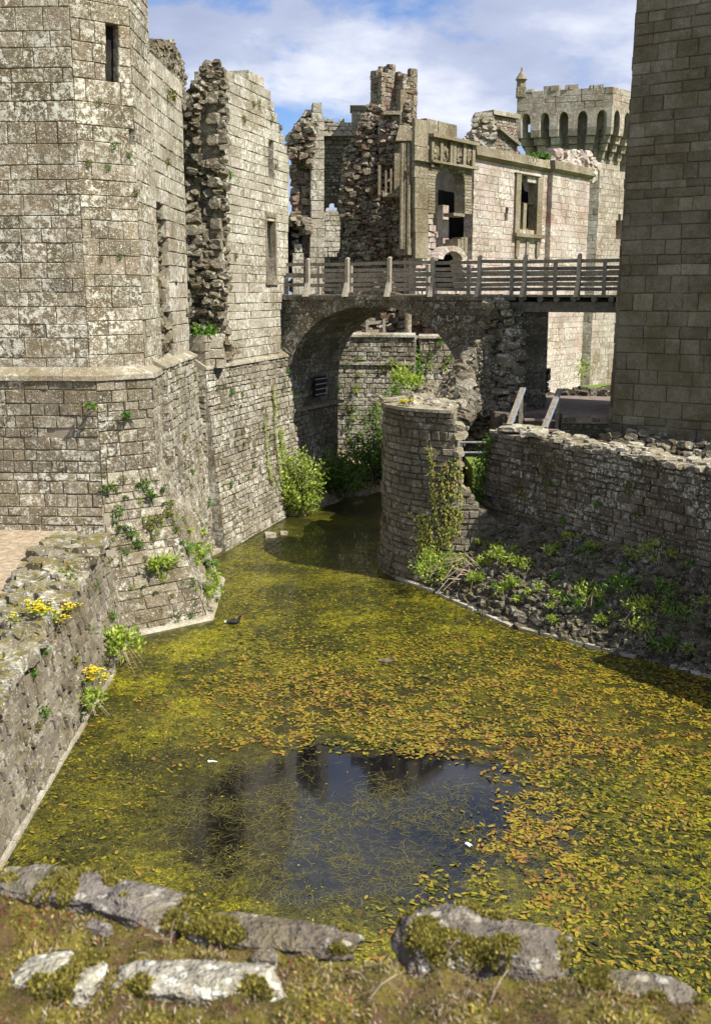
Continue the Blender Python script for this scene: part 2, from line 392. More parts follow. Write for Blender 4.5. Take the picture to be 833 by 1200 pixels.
mb = MB(); mb.hexa([Vector(q) for q in ((-20, 3, 1.0), (-5.27, 3, 1.0), (-5.4, 19.9, 1.4), (-20, 19.9, 1.4), (-20, 3, 1.5), (-5.27, 3, 1.5), (-5.4, 19.9, 2.0), (-20, 19.9, 2.0))]); tag(mb.build('path', M['path']), 'sandy orange path behind the low left wall', 'path', kind='structure')
mb = MB(); mb.quadv([(-60, 1, -1.0), (60, 1, -1.0), (60, 60, -1.0), (-60, 60, -1.0)]); tag(mb.build('pond_bed', M['void']), 'dark bed of the moat', 'pond bed', kind='structure')
mb = MB(); mb.box((0, -8, 4.95), (30, 15.0, .3)); tag(mb.build('terrace', M['path']), 'viewing terrace under the camera', 'terrace', kind='structure')
def water_mat():
    m, nt = newmat('moat_water'); N = NT(nt)
    P = N.pos()
    sx = N.n('ShaderNodeSeparateXYZ', Vector=P)
    # open pool: an irregular patch free of weed
    ex = N.math('MULTIPLY', N.math('SUBTRACT', sx.outputs[0], .15), 1/2.8); ey = N.math('MULTIPLY', N.math('SUBTRACT', sx.outputs[1], 11.6), 1/2.35)
    r2 = N.math('ADD', N.math('MULTIPLY', ex, ex), N.math('MULTIPLY', ey, ey))
    edge = N.math('ADD', r2, N.math('MULTIPLY_ADD', N.noise(1.3, 5, .7), 2.0, -1.0))
    open_ = N.ramp(edge, [(.55, 1), (1.05, 0)])
    n1 = N.noise(.55, 4, .6); n2 = N.noise(5, 6, .75); n3 = N.noise(38, 5, .8, N.pos(scale=(1, .75, 1)), 1.2)
    c = N.ramp(N.math('ADD', N.math('MULTIPLY', n1, .55), N.math('MULTIPLY', n2, .5)), [(.36, (.006, .0065, .0015)), (.5, (.050, .048, .003)), (.62, (.21, .19, .006))])
    n4 = N.noise(17, 5, .8, N.pos(scale=(1, .8, 1), off=(2, 7, 0)), .8)
    fine_ = N.math('ADD', N.math('MULTIPLY', n3, .6), N.math('MULTIPLY', n4, .4))
    c = N.mix(1.0, c, N.ramp(fine_, [(.40, .06), (.49, .55), (.55, 1.5), (.62, 3.2)]), 'MULTIPLY')
    # darker, greener colour towards the bridge
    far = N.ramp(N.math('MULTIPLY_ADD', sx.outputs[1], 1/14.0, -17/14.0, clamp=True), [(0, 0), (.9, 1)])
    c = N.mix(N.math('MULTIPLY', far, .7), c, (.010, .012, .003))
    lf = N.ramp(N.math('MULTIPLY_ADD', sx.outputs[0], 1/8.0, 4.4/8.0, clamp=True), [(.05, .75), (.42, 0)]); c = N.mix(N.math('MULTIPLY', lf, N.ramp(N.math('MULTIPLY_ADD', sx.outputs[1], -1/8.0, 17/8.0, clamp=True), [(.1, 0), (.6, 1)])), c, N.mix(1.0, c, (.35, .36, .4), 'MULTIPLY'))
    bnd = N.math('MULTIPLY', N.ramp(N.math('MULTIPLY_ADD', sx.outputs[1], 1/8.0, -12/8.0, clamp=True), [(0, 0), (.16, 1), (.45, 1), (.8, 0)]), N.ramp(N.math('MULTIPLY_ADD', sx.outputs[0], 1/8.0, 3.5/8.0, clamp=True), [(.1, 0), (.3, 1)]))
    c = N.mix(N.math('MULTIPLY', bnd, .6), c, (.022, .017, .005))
    low_ = N.ramp(N.math('MULTIPLY_ADD', sx.outputs[1], -1/4.0, 13.2/4.0, clamp=True), [(.12, 0), (.6, 1)])
    subm = N.math('MULTIPLY', N.math('MULTIPLY', low_, N.ramp(n2, [(.42, 0), (.6, 1)])), N.ramp(fine_, [(.47, 0), (.58, 1)]))
    c = N.mix(open_, c, N.mix(subm, (.0025, .0025, .0035), (.05, .045, .009)))
    # Submerged weed is diffuse; the water surface above it is a smooth coat
    p = N.n('ShaderNodeBsdfPrincipled'); N.set(p, 'Base Color', c)
    N.set(p, 'Roughness', N.math('MULTIPLY_ADD', open_, -.42, .5)); p.inputs['IOR'].default_value = 1.33
    p.inputs['Coat Weight'].default_value = .0
    b = N.n('ShaderNodeBump', Distance=.012, Height=n3); N.set(b, 'Strength', N.math('MULTIPLY_ADD', open_, -.9, .9)); N.set(p, 'Normal', b)
    rip = N.n('ShaderNodeBump', Strength=.05, Distance=.01, Height=N.noise(3, 3, .5))
    g = N.n('ShaderNodeBsdfGlossy', Roughness=.03, Color=(1, 1, 1, 1)); N.set(g, 'Normal', rip)
    fr = N.n('ShaderNodeFresnel', IOR=1.33); N.set(fr, 'Normal', rip)
    mx = N.n('ShaderNodeMixShader'); N.set(mx, 'i0', N.math('MULTIPLY', fr, N.math('MULTIPLY_ADD', open_, .35, .45))); N.set(mx, 'i1', p); N.set(mx, 'i2', g)
    N.set(N.n('ShaderNodeOutputMaterial'), 'Surface', mx); return m
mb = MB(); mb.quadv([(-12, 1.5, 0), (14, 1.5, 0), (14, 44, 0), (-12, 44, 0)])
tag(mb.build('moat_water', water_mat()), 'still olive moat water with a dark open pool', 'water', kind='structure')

# ---------------------------------------------------------------- the great left tower
TC = {'c': (-4.11, 21.9), 'b': (-4.02, 19.9), 'a': (-4.96, 19.2), 'z': (-9.5, 19.5)}
tw = thing('polygonal_tower', 'tall polygonal tower spotted with white lichen, its sloping foot standing in the water', 'tower', (-6, 21, 0))
bat = lin(3.05, 0, 1.0)
segs = [('z', 'a', .0), ('a', 'b', .0), ('b', 'c', .0)]
mb = MB()
# outward offset of a polygon corner for wall planes that meet there
def corner_off(A, B, C, d):
    n1 = Plane(*A, *B, cam=False).n; n2 = Plane(*B, *C, cam=False).n
    k = d/(1+n1.dot(n2)); return Vector((B[0], B[1], 0))+(n1+n2)*k
class Tri:
    """wall face between two corners with both corners sliding outward by d (mitred)"""
    hand = 1
    def __init__(s, P, i, batter, cap=None): s.P = P; s.i = i; s.b = batter; s.L = (Vector(P[i+1])-Vector(P[i])).length; s.pl = Plane(*P[i], *P[i+1], cam=False)
    def at(s, k, d):
        P = s.P
        if 0 < k < len(P)-1: return corner_off(P[k-1], P[k], P[k+1], d)
        j = 0 if k == 0 else len(P)-2
        return Vector((*P[k], 0))+Plane(*P[j], *P[j+1], cam=False).n*d
    def F(s, a, z, d=0.0):
        dd = d+s.b(z); A = s.at(s.i, dd); B = s.at(s.i+1, dd); t = a/s.L
        if dd < -.2: 
            A = s.at(s.i, -.2)+s.pl.n*(dd+.2); B = s.at(s.i+1, -.2)+s.pl.n*(dd+.2)
        q = A.lerp(B, t); q.z = z; return q
low = [TC['z'], TC['a'], TC['b'], TC['c'], (-5.2, 23.4)]
upp = [(-9.5, 19.85), (-5.16, 19.55), (-4.22, 20.25), (-4.2, 21.95), (-5.3, 23.3)]
ZS = 4.85
for i in range(4):
    W = Tri(low, i, bat)
    masonry(mb, W, [[(0, -.3), (W.L, -.3), (W.L, ZS), (0, ZS)]], ch=.215, bw=.36, T=.5, gap=.008, jit=.012, prot=.012, miss=.01, hv=.3, seed=20+i, zlock=(3.05,))
lowpart = mb
mb.build('lower_shaft', [M['towerlow'], M['pmortar']], tw)
mb = MB(); ms = MB()
for i in range(4):
    W = Tri(upp, i, None or (lambda z: 0.0))
    polys = [[(0, ZS+.13), (W.L, ZS+.13), (W.L, 15.5), (0, 15.5)]]
    if i == 1:
        pl = W.pl
        for r_ in ([(124.5, 25), (140, 25), (140, 95), (124.5, 95)], ): 
            polys.append([pl.px(*q) for q in r_])
        q = [pl.px(*k) for k in ((149, 152), (165, 154), (161, 161), (153, 162))]; polys.append(q)
    if i == 0:
        pass
    masonry(mb, W, polys, ch=.315, bw=.52, T=.5, gap=.005, jit=.006, prot=.008, miss=.006, hv=.3, seed=30+i, zlock=[sorted(z for _, z in polys[1])[0]] if len(polys) > 1 else ())
mb.build('upper_shaft', [M['tower'], M['pmortar']], tw)
mb = MB()
for i in range(4):        # projecting string course: weathered slope over a square edge
    W = Tri(low, i, lambda z: 0.0)
    n = max(1, int(W.L/.6))
    for k in range(n):
        a, b = W.L*k/n+.004, W.L*(k+1)/n-.004
        if k == 0: a = 0
        if k == n-1: b = W.L
        e = rnd.uniform(-.01, .01)
        p = [W.F(a, ZS, .05+e), W.F(b, ZS, .05+e), W.F(b, ZS, -.4), W.F(a, ZS, -.4), W.F(a, ZS+.09, .04+e), W.F(b, ZS+.09, .04+e), W.F(b, ZS+.24, -.26), W.F(a, ZS+.24, -.26)]
        mb.hexa(p, rnd.uniform(.3, 1))
mb.build('string_course', M['cap'], tw)
# dark interior behind the slit
mb = MB(); mb.box((-6.9, 21.6, 9), (3.2, 1.8, 14))
Wq = Tri(upp, 1, lambda z: 0.0); qa, qz = Wq.pl.px(118, 98); qb, qz2 = Wq.pl.px(146, 10)
mb.hexa([Wq.F(qa, qz, -.2), Wq.F(qb, qz, -.2), Wq.F(qb, qz, -.45), Wq.F(qa, qz, -.45), Wq.F(qa, qz2, -.2), Wq.F(qb, qz2, -.2), Wq.F(qb, qz2, -.45), Wq.F(qa, qz2, -.45)])
mb.build('interior', M['void'], tw)  # near-black solids painted as the shade behind the slit
mb = MB()
W = [Tri(low, i, bat) for i in range(4)]
for i in range(4):
    n = 6
    for k in range(n):
        a, b = W[i].L*k/n, W[i].L*(k+1)/n
        mb.hexa([W[i].F(a, -.3, .16), W[i].F(b, -.3, .16), W[i].F(b, -.3, -.2), W[i].F(a, -.3, -.2), W[i].F(a, .06, .1), W[i].F(b, .06, .1), W[i].F(b, .10, -.3), W[i].F(a, .10, -.3)], .5)
mb.build('waterline_kerb', M['kerb'], tw)

# ---------------------------------------------------------------- L2: wall with the tall broken window
l2 = thing('broken_window_wall', 'tall narrow ashlar wall behind the tower with a ragged full-height window breach', 'wall', (-4.1, 23.6, 0))
P2 = Plane(-4.22, 21.3, -4.06, 25.75)
top2 = P2.poly([(178, 425), (176, 62), (182, 70), (190, 76), (200, 84), (208, 92), (213, 100), (214, 122), (216, 200), (219, 300), (223, 428)])
br2 = P2.poly([(181, 244), (192, 246), (193, 260), (199, 275), (197, 300), (201, 330), (198, 350), (204, 380), (203, 424), (189, 424)])
mb = MB(); masonry(mb, P2, [top2, br2], ch=.33, bw=.55, T=.55, gap=.008, jit=.008, prot=.012, rag=.03, seed=41)
mb.build('ashlar_face', [M['ash'], M['mortar']], l2)
P2b = Plane(-4.6, 21.3, -4.45, 25.6)
mb = MB(); rubble(mb, P2b, [P2b.poly([(170, 440), (172, 240), (200, 240), (213, 440)])], sp=.2, sz=(.14, .34), depth=(-.05, .22), seed=3)
P2t = Plane(-4.5, 21.3, -4.3, 25.7)
rubble(mb, P2t, [P2t.poly([(172, 130), (175, 58), (186, 50), (200, 51), (206, 62), (210, 72), (213, 92), (213, 130)])], sp=.13, sz=(.08, .22), depth=(-.03, .06), seed=4, T=.7)
mb.build('rubble_core', [M['rubble'], M['mortar']], l2)
mb = MB(); P2l = Plane(-4.0, 21.0, -3.96, 25.1, lin(4.9, 0, .35))
masonry(mb, P2l, [[(0, -.3), (P2l.L, -.3), (P2l.L, 4.95), (0, 4.95)]], ch=.16, bw=.26, T=.5, gap=.013, jit=.018, prot=.025, seed=42, hv=.3)
mb.build('battered_foot', BK, l2)

# ---------------------------------------------------------------- L3: the bright hall range wall and its broken end
l3 = thing('lit_range_wall', 'high sunlit ashlar wall with a lancet and a mullioned window, its near end broken open to dark rubble', 'wall', (-3.2, 28, 0))
D3 = (.30, .954)
def l3p(off, t0=0, t1=7.5, bt=None):
    return Plane(-3.74+off*.954+D3[0]*t0, 25.1-off*.30+D3[1]*t0, -3.74+off*.954+D3[0]*t1, 25.1-off*.30+D3[1]*t1, bt)
P3 = l3p(0)
out3 = [P3.px(*q) for q in [(266, 432), (264, 390), (262, 330), (260, 250), (258, 140), (258, 112), (264, 92), (268, 83), (276, 81), (284, 87), (292, 92), (292, 86), (298, 85), (305, 90), (310, 94), (311, 104), (318, 112), (322, 128), (326, 142), (331, 160), (336, 172), (339, 190), (338, 250), (337, 310), (330, 345), (328, 432)]]
holes = [P3.poly([(315, 212), (314.5, 170), (317.5, 158), (321, 167), (321, 212)]), P3.poly([(312.5, 328), (311.5, 254), (322.5, 256), (323, 328)])]
mb = MB(); masonry(mb, P3, [out3]+holes, ch=.25, bw=.55, T=.9, gap=.006, jit=.007, prot=.014, seed=51, rag=.02, miss=.004)
mb.build('ashlar_face', [M['ash'], M['mortar']], l3)
mb = MB()      # moulded frames round the two openings, with mullion
P3f = l3p(.0)
a0, zt = P3.px(312.2, 253); a1, zb = P3.px(323.2, 329)
for (s0, s1, z0, z1, d0, d1) in ((a0-.1, a0+.0, zb, zt, -.15, .02), (a1-.0, a1+.1, zb, zt, -.15, .02), (a0-.1, a1+.1, zt-.02, zt+.12, -.15, .03), (a0-.13, a1+.13, zb-.12, zb+.01, -.15, .05)):
    mb.hexa([P3.F(s0, z0, d1), P3.F(s1, z0, d1), P3.F(s1, z0, d0), P3.F(s0, z0, d0), P3.F(s0, z1, d1), P3.F(s1, z1, d1), P3.F(s1, z1, d0), P3.F(s0, z1, d0)], .6)
mb.build('window_frame', M['dress'], l3)
mb = MB(); Pv = l3p(-.5); s0, z0 = Pv.px(290, 345); s1, z1 = Pv.px(326, 150)
for (a_, b_, c_, d_) in ((311, 330, 324, 252), (313, 214, 322, 156)):
    q0 = Pv.px(a_, b_); q1 = Pv.px(c_, d_)
    mb.hexa([Pv.F(q0[0]-1.0, q0[1]-.3, .05), Pv.F(q1[0]+.3, q0[1]-.3, .05), Pv.F(q1[0]+.3, q0[1]-.3, 0), Pv.F(q0[0]-1.0, q0[1]-.3, 0), Pv.F(q0[0]-1.0, q1[1]+.3, .05), Pv.F(q1[0]+.3, q1[1]+.3, .05), Pv.F(q1[0]+.3, q1[1]+.3, 0), Pv.F(q0[0]-1.0, q1[1]+.3, 0)])
mb.build('interior', M['void'], l3)  # black slabs stand in for the shade inside both openings
# rubble end, facing the camera: plane across the wall at its near end
PE = Plane(-4.75, 26.2, -3.40, 26.35)
endp = PE.poly([(214, 420), (214, 300), (213, 200), (215, 131), (218, 124), (221, 112), (227, 103), (236, 99), (259, 100), (262, 200), (264, 300), (267, 420)])
slot = PE.poly([(232, 190), (232, 150), (238, 116), (259, 114), (261, 190)])
mb = MB()
hf = lambda x, z: .10*math.sin(x*3.1+z*1.7)+.12*mn.noise(Vector((x*1.3, z*1.3, 2)))
rubble(mb, PE, [endp, slot], sp=.125, sz=(.08, .27), depth=(-.14, .12), seed=6, hfn=hf, T=.5)
pk = PE.poly([(237, 100), (240, 92), (238, 82), (243, 73), (250, 71), (256, 72), (260, 82), (262, 104)])
rubble(mb, PE, [pk], sp=.12, sz=(.09, .2), depth=(-.05, .05), seed=7, T=.5)
pass
# toothing left on the corner of the ashlar
for z in [5.2+.5*k for k in range(13)]:
    s_, _ = P3.px(262, 300); mb.stone(P3.F(s_-.05+rnd.uniform(-.06, .06), z, -.13), (rnd.uniform(.15, .3), .3, .26), .7, ax=(math.atan2(P3.d.y, P3.d.x), 0, 0))
mb.build('rubble_core', [M['rubble'], M['mortar']], l3)
mb = MB(); PE3 = Plane(-4.75, 26.75, -3.40, 26.9); qs = [PE3.px(*q) for q in ((234, 190), (259, 190), (259, 112), (240, 112))]
bb = [PE3.F(a, z) for a, z in qs]; mb.hexa([bb[0], bb[1], bb[1]-PE3.n*.1, bb[0]-PE3.n*.1, bb[3], bb[2], bb[2]-PE3.n*.1, bb[3]-PE3.n*.1]); mb.build('flue_recess', M['void'], l3)  # near-black panel in place of the shade deep in the breach
# lower battered face
P3l = l3p(.05, -.1, 7.6, lin(4.6, 0, .42))
mb = MB(); z_l = P3l.px(300, 424)[1]
lowp = [(0, -.3), (P3l.L, -.3), (P3l.L, z_l), (0, z_l)]
masonry(mb, P3l, [lowp], ch=.155, bw=.27, T=.6, gap=.012, jit=.017, prot=.02, seed=52, hv=.3)
# return face at the left, facing the camera
Pr = Plane(-4.4, 25.12, -3.72, 25.02, lin(4.6, 0, .3)); masonry(mb, Pr, [[(0, -.3), (Pr.L, -.3), (Pr.L, z_l), (0, z_l)]], ch=.155, bw=.27, T=.5, gap=.012, jit=.017, prot=.02, seed=53)
mb.build('battered_foot', BK, l3)
mb = MB()
for k in range(11):       # weathered coping on the ledge
    a, b = P3l.L*k/11, P3l.L*(k+1)/11-.01; e = rnd.uniform(-.02, .02)
    mb.hexa([P3l.F(a, z_l, .05+e), P3l.F(b, z_l, .05+e), P3l.F(b, z_l, -.5), P3l.F(a, z_l, -.5), P3l.F(a, z_l+.06, .04+e), P3l.F(b, z_l+.06, .04+e), P3l.F(b, z_l+.25, -.3), P3l.F(a, z_l+.25, -.3)], rnd.random())
for k in range(7):
    a, b = P2l.L*k/7, P2l.L*(k+1)/7-.01; e = rnd.uniform(-.02, .02)
    mb.hexa([P2l.F(a, 4.95, .04+e), P2l.F(b, 4.95, .04+e), P2l.F(b, 4.95, -.5), P2l.F(a, 4.95, -.5), P2l.F(a, 5.0, .03+e), P2l.F(b, 5.0, .03+e), P2l.F(b, 5.15, -.3), P2l.F(a, 5.15, -.3)], rnd.random())
mb.build('ledge', M['cap'], l3)
mb = MB(); PB = Plane(-4.15, 25.25, -3.3, 25.4)      # stump of wall under the rubble
masonry(mb, PB, [PB.poly([(225, 432), (226, 400), (243, 399), (262, 396), (264, 432)])], ch=.24, bw=.4, T=1.0, gap=.01, jit=.01, prot=.02, rag=.03, seed=54)
masonry(mb, l3p(.02, .0, 1.4), [[(0, z_l), (1.3, z_l), (1.3, z_l+.85), (0, z_l+.85)]], ch=.24, bw=.4, T=.7, gap=.01, jit=.01, prot=.02, rag=.02, seed=55)
mb.build('stump', [M['ash'], M['mortar']], l3)
mb = MB()
def kerbline(mb, pts, w=.16, z=.07, jit=.015, n=.5, broken=0):
    for (x0, y0), (x1, y1) in zip(pts, pts[1:]):
        A = Vector((x0, y0, 0)); B = Vector((x1, y1, 0)); L = (B-A).length; k = max(1, int(L/n))
        for i in range(k):
            if rnd.random() < broken: continue
            p = A.lerp(B, i/k); q = A.lerp(B, (i+1)/k-.012/L)
            j = Vector((rnd.uniform(-jit, jit), rnd.uniform(-jit, jit), 0))
            zz = z+rnd.uniform(-.012, .012)
            mb.beam(p+j+Vector((0, 0, zz-.2)), q+j+Vector((0, 0, zz-.2)), w, .4, rnd.random())
kerbline(mb, [(-3.68, 24.4), (-2.95, 26.5), (-2.4, 28.2)], broken=.08)
mb.build('waterline_kerb', M['kerb'], l3)

# ---------------------------------------------------------------- bank and loose stones under the bridge
mb = MB(); rr = random.Random(3)
NXB, NYB = 26, 22
edge = [(-2.6, 28.4), (-1.7, 28.9), (-1.15, 29.6), (-.6, 30.6), (-.1, 31.4), (.7, 32.2), (1.6, 32.6), (3.0, 33.0)]
def edge_y(x):
    for (xa, ya), (xb, yb) in zip(edge, edge[1:]):
        if xa <= x <= xb: return ya+(yb-ya)*(x-xa)/(xb-xa)
    return edge[0][1] if x < edge[0][0] else edge[-1][1]
def bank_z(x, y):
    d = y-edge_y(x); return min(1.3, -.15+.32*max(d, -1)+.0*d)+.10*mn.noise(Vector((x*1.5, y*1.5, 0)))
for i in range(NXB+1):
    for j in range(NYB+1):
        x = -3.6+8.6*i/NXB; y = edge_y(x)-.6+7.0*(j/NYB)**1.4; mb.v.append(Vector((x, y, bank_z(x, y)-(0 if j else .4))))
for i in range(NXB):
    for j in range(NYB):
        a = i*(NYB+1)+j; mb.face((a, a+NYB+1, a+NYB+2, a+1), .5)
bankm = plain('bank_earth', (.10, .075, .045), (.34, .26, .17), 3, .95, .6)
tag(mb.build('bank', bankm, smooth=True), 'muddy bank at the waterline under the arch', 'bank', kind='structure')
for k, (u, v, sc, lb) in enumerate([(316, 627, .27, 'pale boxy stone standing in the water by the left bank'), (332, 624, .2, 'smaller flat stone in the shallow water by the left bank, beside a boxy one')]):
    p = on_z(u, v, .05); mb = MB(); mb.stone((p.x, p.y, .03), (sc*1.1, sc*.8, sc*(.75 if k == 0 else .5)), .9, ax=(.4, .1, 0))
    mb.stone((p.x+.02, p.y, -.1), (sc*1.2, sc, .2), .4, ax=(.2, 0, 0))
    tag(mb.build('loose_stone', M['cap'], base=(p.x, p.y, 0)), lb, 'stone', 'stones in the shallows')

# ---------------------------------------------------------------- the bridge
br = thing('footbridge', 'stone arch bridge with timber post and rail sides running to the right-hand tower', 'bridge', (0, 29, 6.4))
BX0, BY0, BX1, BY1 = -2.45, 30.58, 6.75, 25.94
PBR = Plane(BX0, BY0, BX1, BY1)
WD = 3.3
DZ = 6.42
def bp(s, d, z): return PBR.F(s, z, -d)
# arch profile in the plane (s,z) measured from the near ring
spr_l = PBR.px(337, 470); crown = PBR.px(438, 358); spr_r = PBR.px(540, 432)
ac = (spr_l[0]+spr_r[0])/2+.02; aw = (spr_r[0]-spr_l[0])/2; z_cr = crown[1]; z_sp = z_cr-aw*.88
def arch_pt(t, k=1.0, grow=0.0):
    a = math.pi*(1-t); return (ac+(aw+grow)*math.cos(a), z_sp+(z_cr-z_sp+grow)*math.sin(a)**.92)
NA = 25
arc = [arch_pt(i/NA) for i in range(NA+1)]
arc_o = [arch_pt(i/NA, grow=.42) for i in range(NA+1)]; arc_m = [arch_pt(i/NA, grow=.30) for i in range(NA+1)]
spl = PBR.poly([(327, 480), (324, 349)]); rb = PBR.poly([(592, 349), (589, 372), (578, 398), (569, 430), (563, 470), (552, 500)])
body = [(spl[0][0], -.3), (spl[0][0]-.05, DZ-.12)]+[(rb[0][0]+.3, DZ-.12)]+rb+[(rb[-1][0], .9), (arc_m[-1][0], .9)]
body += [(arc_m[-1][0], z_sp)]+arc_m[::-1][1:-1]+[(arc_m[0][0], z_sp), (arc_m[0][0], 1.5), (arc_m[0][0], -.3)]
mb = MB(); masonry(mb, PBR, [body], ch=.19, bw=.34, T=WD, gap=.009, jit=.012, prot=.012, rag=.012, seed=61, hv=.2)
mb.build('spandrel_wall', [M['bridge'], M['mortar']], br)
mb = MB()
for i in range(NA):      # voussoirs of the near ring
    a, b, c, d = arc[i], arc[i+1], arc_o[i+1], arc_o[i]; e = rnd.uniform(-.006, .012); tt = rnd.random()
    sh = lambda p, q, f: (p[0]+(q[0]-p[0])*f, p[1]+(q[1]-p[1])*f)
    a2, b2 = sh(a, b, .02), sh(b, a, .02); d2, c2 = sh(d, c, .02), sh(c, d, .02)
    mb.hexa([bp(a2[0], -.03-e, a2[1]), bp(b2[0], -.03-e, b2[1]), bp(b2[0], .3, b2[1]), bp(a2[0], .3, a2[1]), bp(d2[0], -.03-e, d2[1]), bp(c2[0], -.03-e, c2[1]), bp(c2[0], .3, c2[1]), bp(d2[0], .3, d2[1])], tt)
mb.build('arch_ring', M['bridge'], br)
mb = MB()
pts = [(spr_l[0], -.2), (spr_l[0], 1.0), (spr_l[0], 2.2), (arc[0][0], z_sp-.02)]+arc[1:-1]+[(arc[-1][0], z_sp-.02), (spr_r[0], 2.0), (spr_r[0], .9)]
tot = [0]
for p, q in zip(pts, pts[1:]): tot.append(tot[-1]+math.hypot(q[0]-p[0], q[1]-p[1]))
class Soffit:
    hand = 1
    def F(s, a, z, d=0.0):     # a: depth along barrel, z: length along profile, d: towards opening
        i = 0
        while i < len(pts)-2 and tot[i+1] < z: i += 1
        f = (z-tot[i])/(tot[i+1]-tot[i]); p, q = pts[i], pts[i+1]
        tx, tz = (q[0]-p[0]), (q[1]-p[1]); L = math.hypot(tx, tz); nx, nz = tz/L, -tx/L
        return bp(p[0]+tx*f+nx*d, a, p[1]+tz*f+nz*d)
sf = Soffit(); masonry(mb, sf, [[(.31, 0), (WD, 0), (WD, tot[-1]), (.31, tot[-1])]], ch=.24, bw=.45, T=.32, gap=.008, jit=.008, prot=.008, seed=62)
mb.build('vault', [M['bridge'], M['mortar']], br)
mb = MB()      # small barred opening and ledge inside the left springing
s_, z_ = PBR.px(366, 447)
wx = spr_l[0]+.06
sfz = 3.6
mb.hexa([bp(wx+.06, 1.35, sfz-.32), bp(wx+.14, 1.35, sfz-.32), bp(wx+.14, 2.05, sfz-.32), bp(wx+.06, 2.05, sfz-.32), bp(wx+.10, 1.35, sfz+.32), bp(wx+.18, 1.35, sfz+.32), bp(wx+.18, 2.05, sfz+.32), bp(wx+.10, 2.05, sfz+.32)])
mb.build('vent_opening', M['void'], br)
mb = MB()
for k in range(4):
    zz = sfz-.24+.16*k; mb.beam(bp(wx+.18, 1.33, zz), bp(wx+.18, 2.07, zz), .02, .03)
mb.build('vent_bars', M['iron'], br)
mb = MB(); mb.beam(bp(wx+.05, .05, sfz-.62), bp(wx+.05, WD, sfz-.62), .2, .1); mb.build('springing_ledge', M['dress'], br)
# deck, edge course, beams
sB_ = rb[0][0]-.1
sE = PBR.L
mb = MB()
nS = 22
for k in range(nS):
    a = spl[0][0]-.1+(rb[0][0]+.3-(spl[0][0]-.1))*k/nS; b = spl[0][0]-.1+(rb[0][0]+.3-(spl[0][0]-.1))*(k+1)/nS-.01
    mb.hexa([bp(a, -.05, DZ-.12), bp(b, -.05, DZ-.12), bp(b, .3, DZ-.12), bp(a, .3, DZ-.12), bp(a, -.05, DZ-.02), bp(b, -.05, DZ-.02), bp(b, .3, DZ-.02), bp(a, .3, DZ-.02)], rnd.random())
mb.hexa([bp(-.15, .03, DZ-.34), bp(sB_, .03, DZ-.34), bp(sB_, WD-.05, DZ-.34), bp(-.15, WD-.05, DZ-.34), bp(-.15, .03, DZ-.06), bp(sB_, .03, DZ-.06), bp(sB_, WD-.05, DZ-.06), bp(-.15, WD-.05, DZ-.06)], .3)
mb.build('edge_course', M['bridge'], br)
mb = MB(); npl = 60
for k in range(npl):
    a = -.3+(sE+.6)*k/npl; b = a+(sE+.6)/npl-.012; e = rnd.uniform(-.006, .004)
    mb.hexa([bp(a, -.04, DZ-.03+e), bp(b, -.04, DZ-.03+e), bp(b, WD, DZ-.03+e), bp(a, WD, DZ-.03+e), bp(a, -.04, DZ+.02+e), bp(b, -.04, DZ+.02+e), bp(b, WD, DZ+.02+e), bp(a, WD, DZ+.02+e)], rnd.random())
mb.build('deck', M['wood'], br)
sB = PBR.px(585, 350)[0]
for dd in (.12, WD/2, WD-.3):
    mb = MB(); mb.beam(bp(sB, dd, DZ-.29), bp(sE-.1, dd, DZ-.29), .2, .26); mb.build('beam', M['darkwood'], br)
for u in (612, 634, 653, 673, 697, 717):
    s_ = PBR.px(u, 345)[0]; mb = MB(); mb.tube([bp(s_, -.12, DZ-.09), bp(s_, WD+.05, DZ-.09)], .075, 8); mb.build('joist', M['darkwood'], br)
def railing(name, dd, us, vh, rails, sgn, rw, label=None):
    r_ = MB(); pr = thing(name, None, None, (0, 29, 6.4)); pr.parent = br; pr.location = (0, 0, 0)
    pl = Plane(BX0, BY0, BX1, BY1); off = pl.n*(-dd); pl.p += off
    ss = [pl.px(u, 340)[0] for u in us]
    for s_ in ss:
        m_ = MB(); m_.beam(bp(s_, dd, DZ-.1), bp(s_, dd, DZ+vh+rnd.uniform(-.02, .02)), .095, .11, rnd.random(), up=PBR.n)
        m_.hexa([bp(s_-.05, dd, DZ+vh), bp(s_+.05, dd, DZ+vh), bp(s_+.05, dd+.1, DZ+vh), bp(s_-.05, dd+.1, DZ+vh), bp(s_-.05, dd-.01, DZ+vh+.01), bp(s_+.05, dd-.01, DZ+vh+.01), bp(s_+.03, dd+.05, DZ+vh+.05), bp(s_-.03, dd+.05, DZ+vh+.05)])
        if sgn: # raking strut outside the post
            m_.hexa([bp(s_-.055, dd-.27, DZ-.03), bp(s_+.055, dd-.27, DZ-.03), bp(s_+.055, dd-.05, DZ-.03), bp(s_-.055, dd-.05, DZ-.03), bp(s_-.05, dd-.08, DZ+.36), bp(s_+.05, dd-.08, DZ+.36), bp(s_+.05, dd-.05, DZ+.36), bp(s_-.05, dd-.05, DZ+.36)])
        m_.build('post', M['post'], pr)
    ends = [-.1]+ss[1:]+[sE]
    for h_, hh in rails:
        for a, b in zip(ends, ends[1:]):
            m_ = MB(); o = rnd.uniform(-.008, .008)
            m_.beam(bp(a+.01, dd-.07*sgn*0+.075, DZ+h_+o*2), bp(b-.01, dd+.075, DZ+h_+rnd.uniform(-.02, .016)), .045, hh, rnd.random()); m_.build('rail', M['wood'], pr)
    return pr
railing('railing', .02, (330, 361, 407, 456, 507, 561, 614, 677, 731), 1.02, ((.89, .09), (.57, .13), (.30, .10)), 1, .1)
railing('railing', WD-.12, (374, 411, 456, 501, 548.6, 599, 649.5, 707), .92, ((.78, .10), (.47, .12), (.18, .10)), 0, .1)
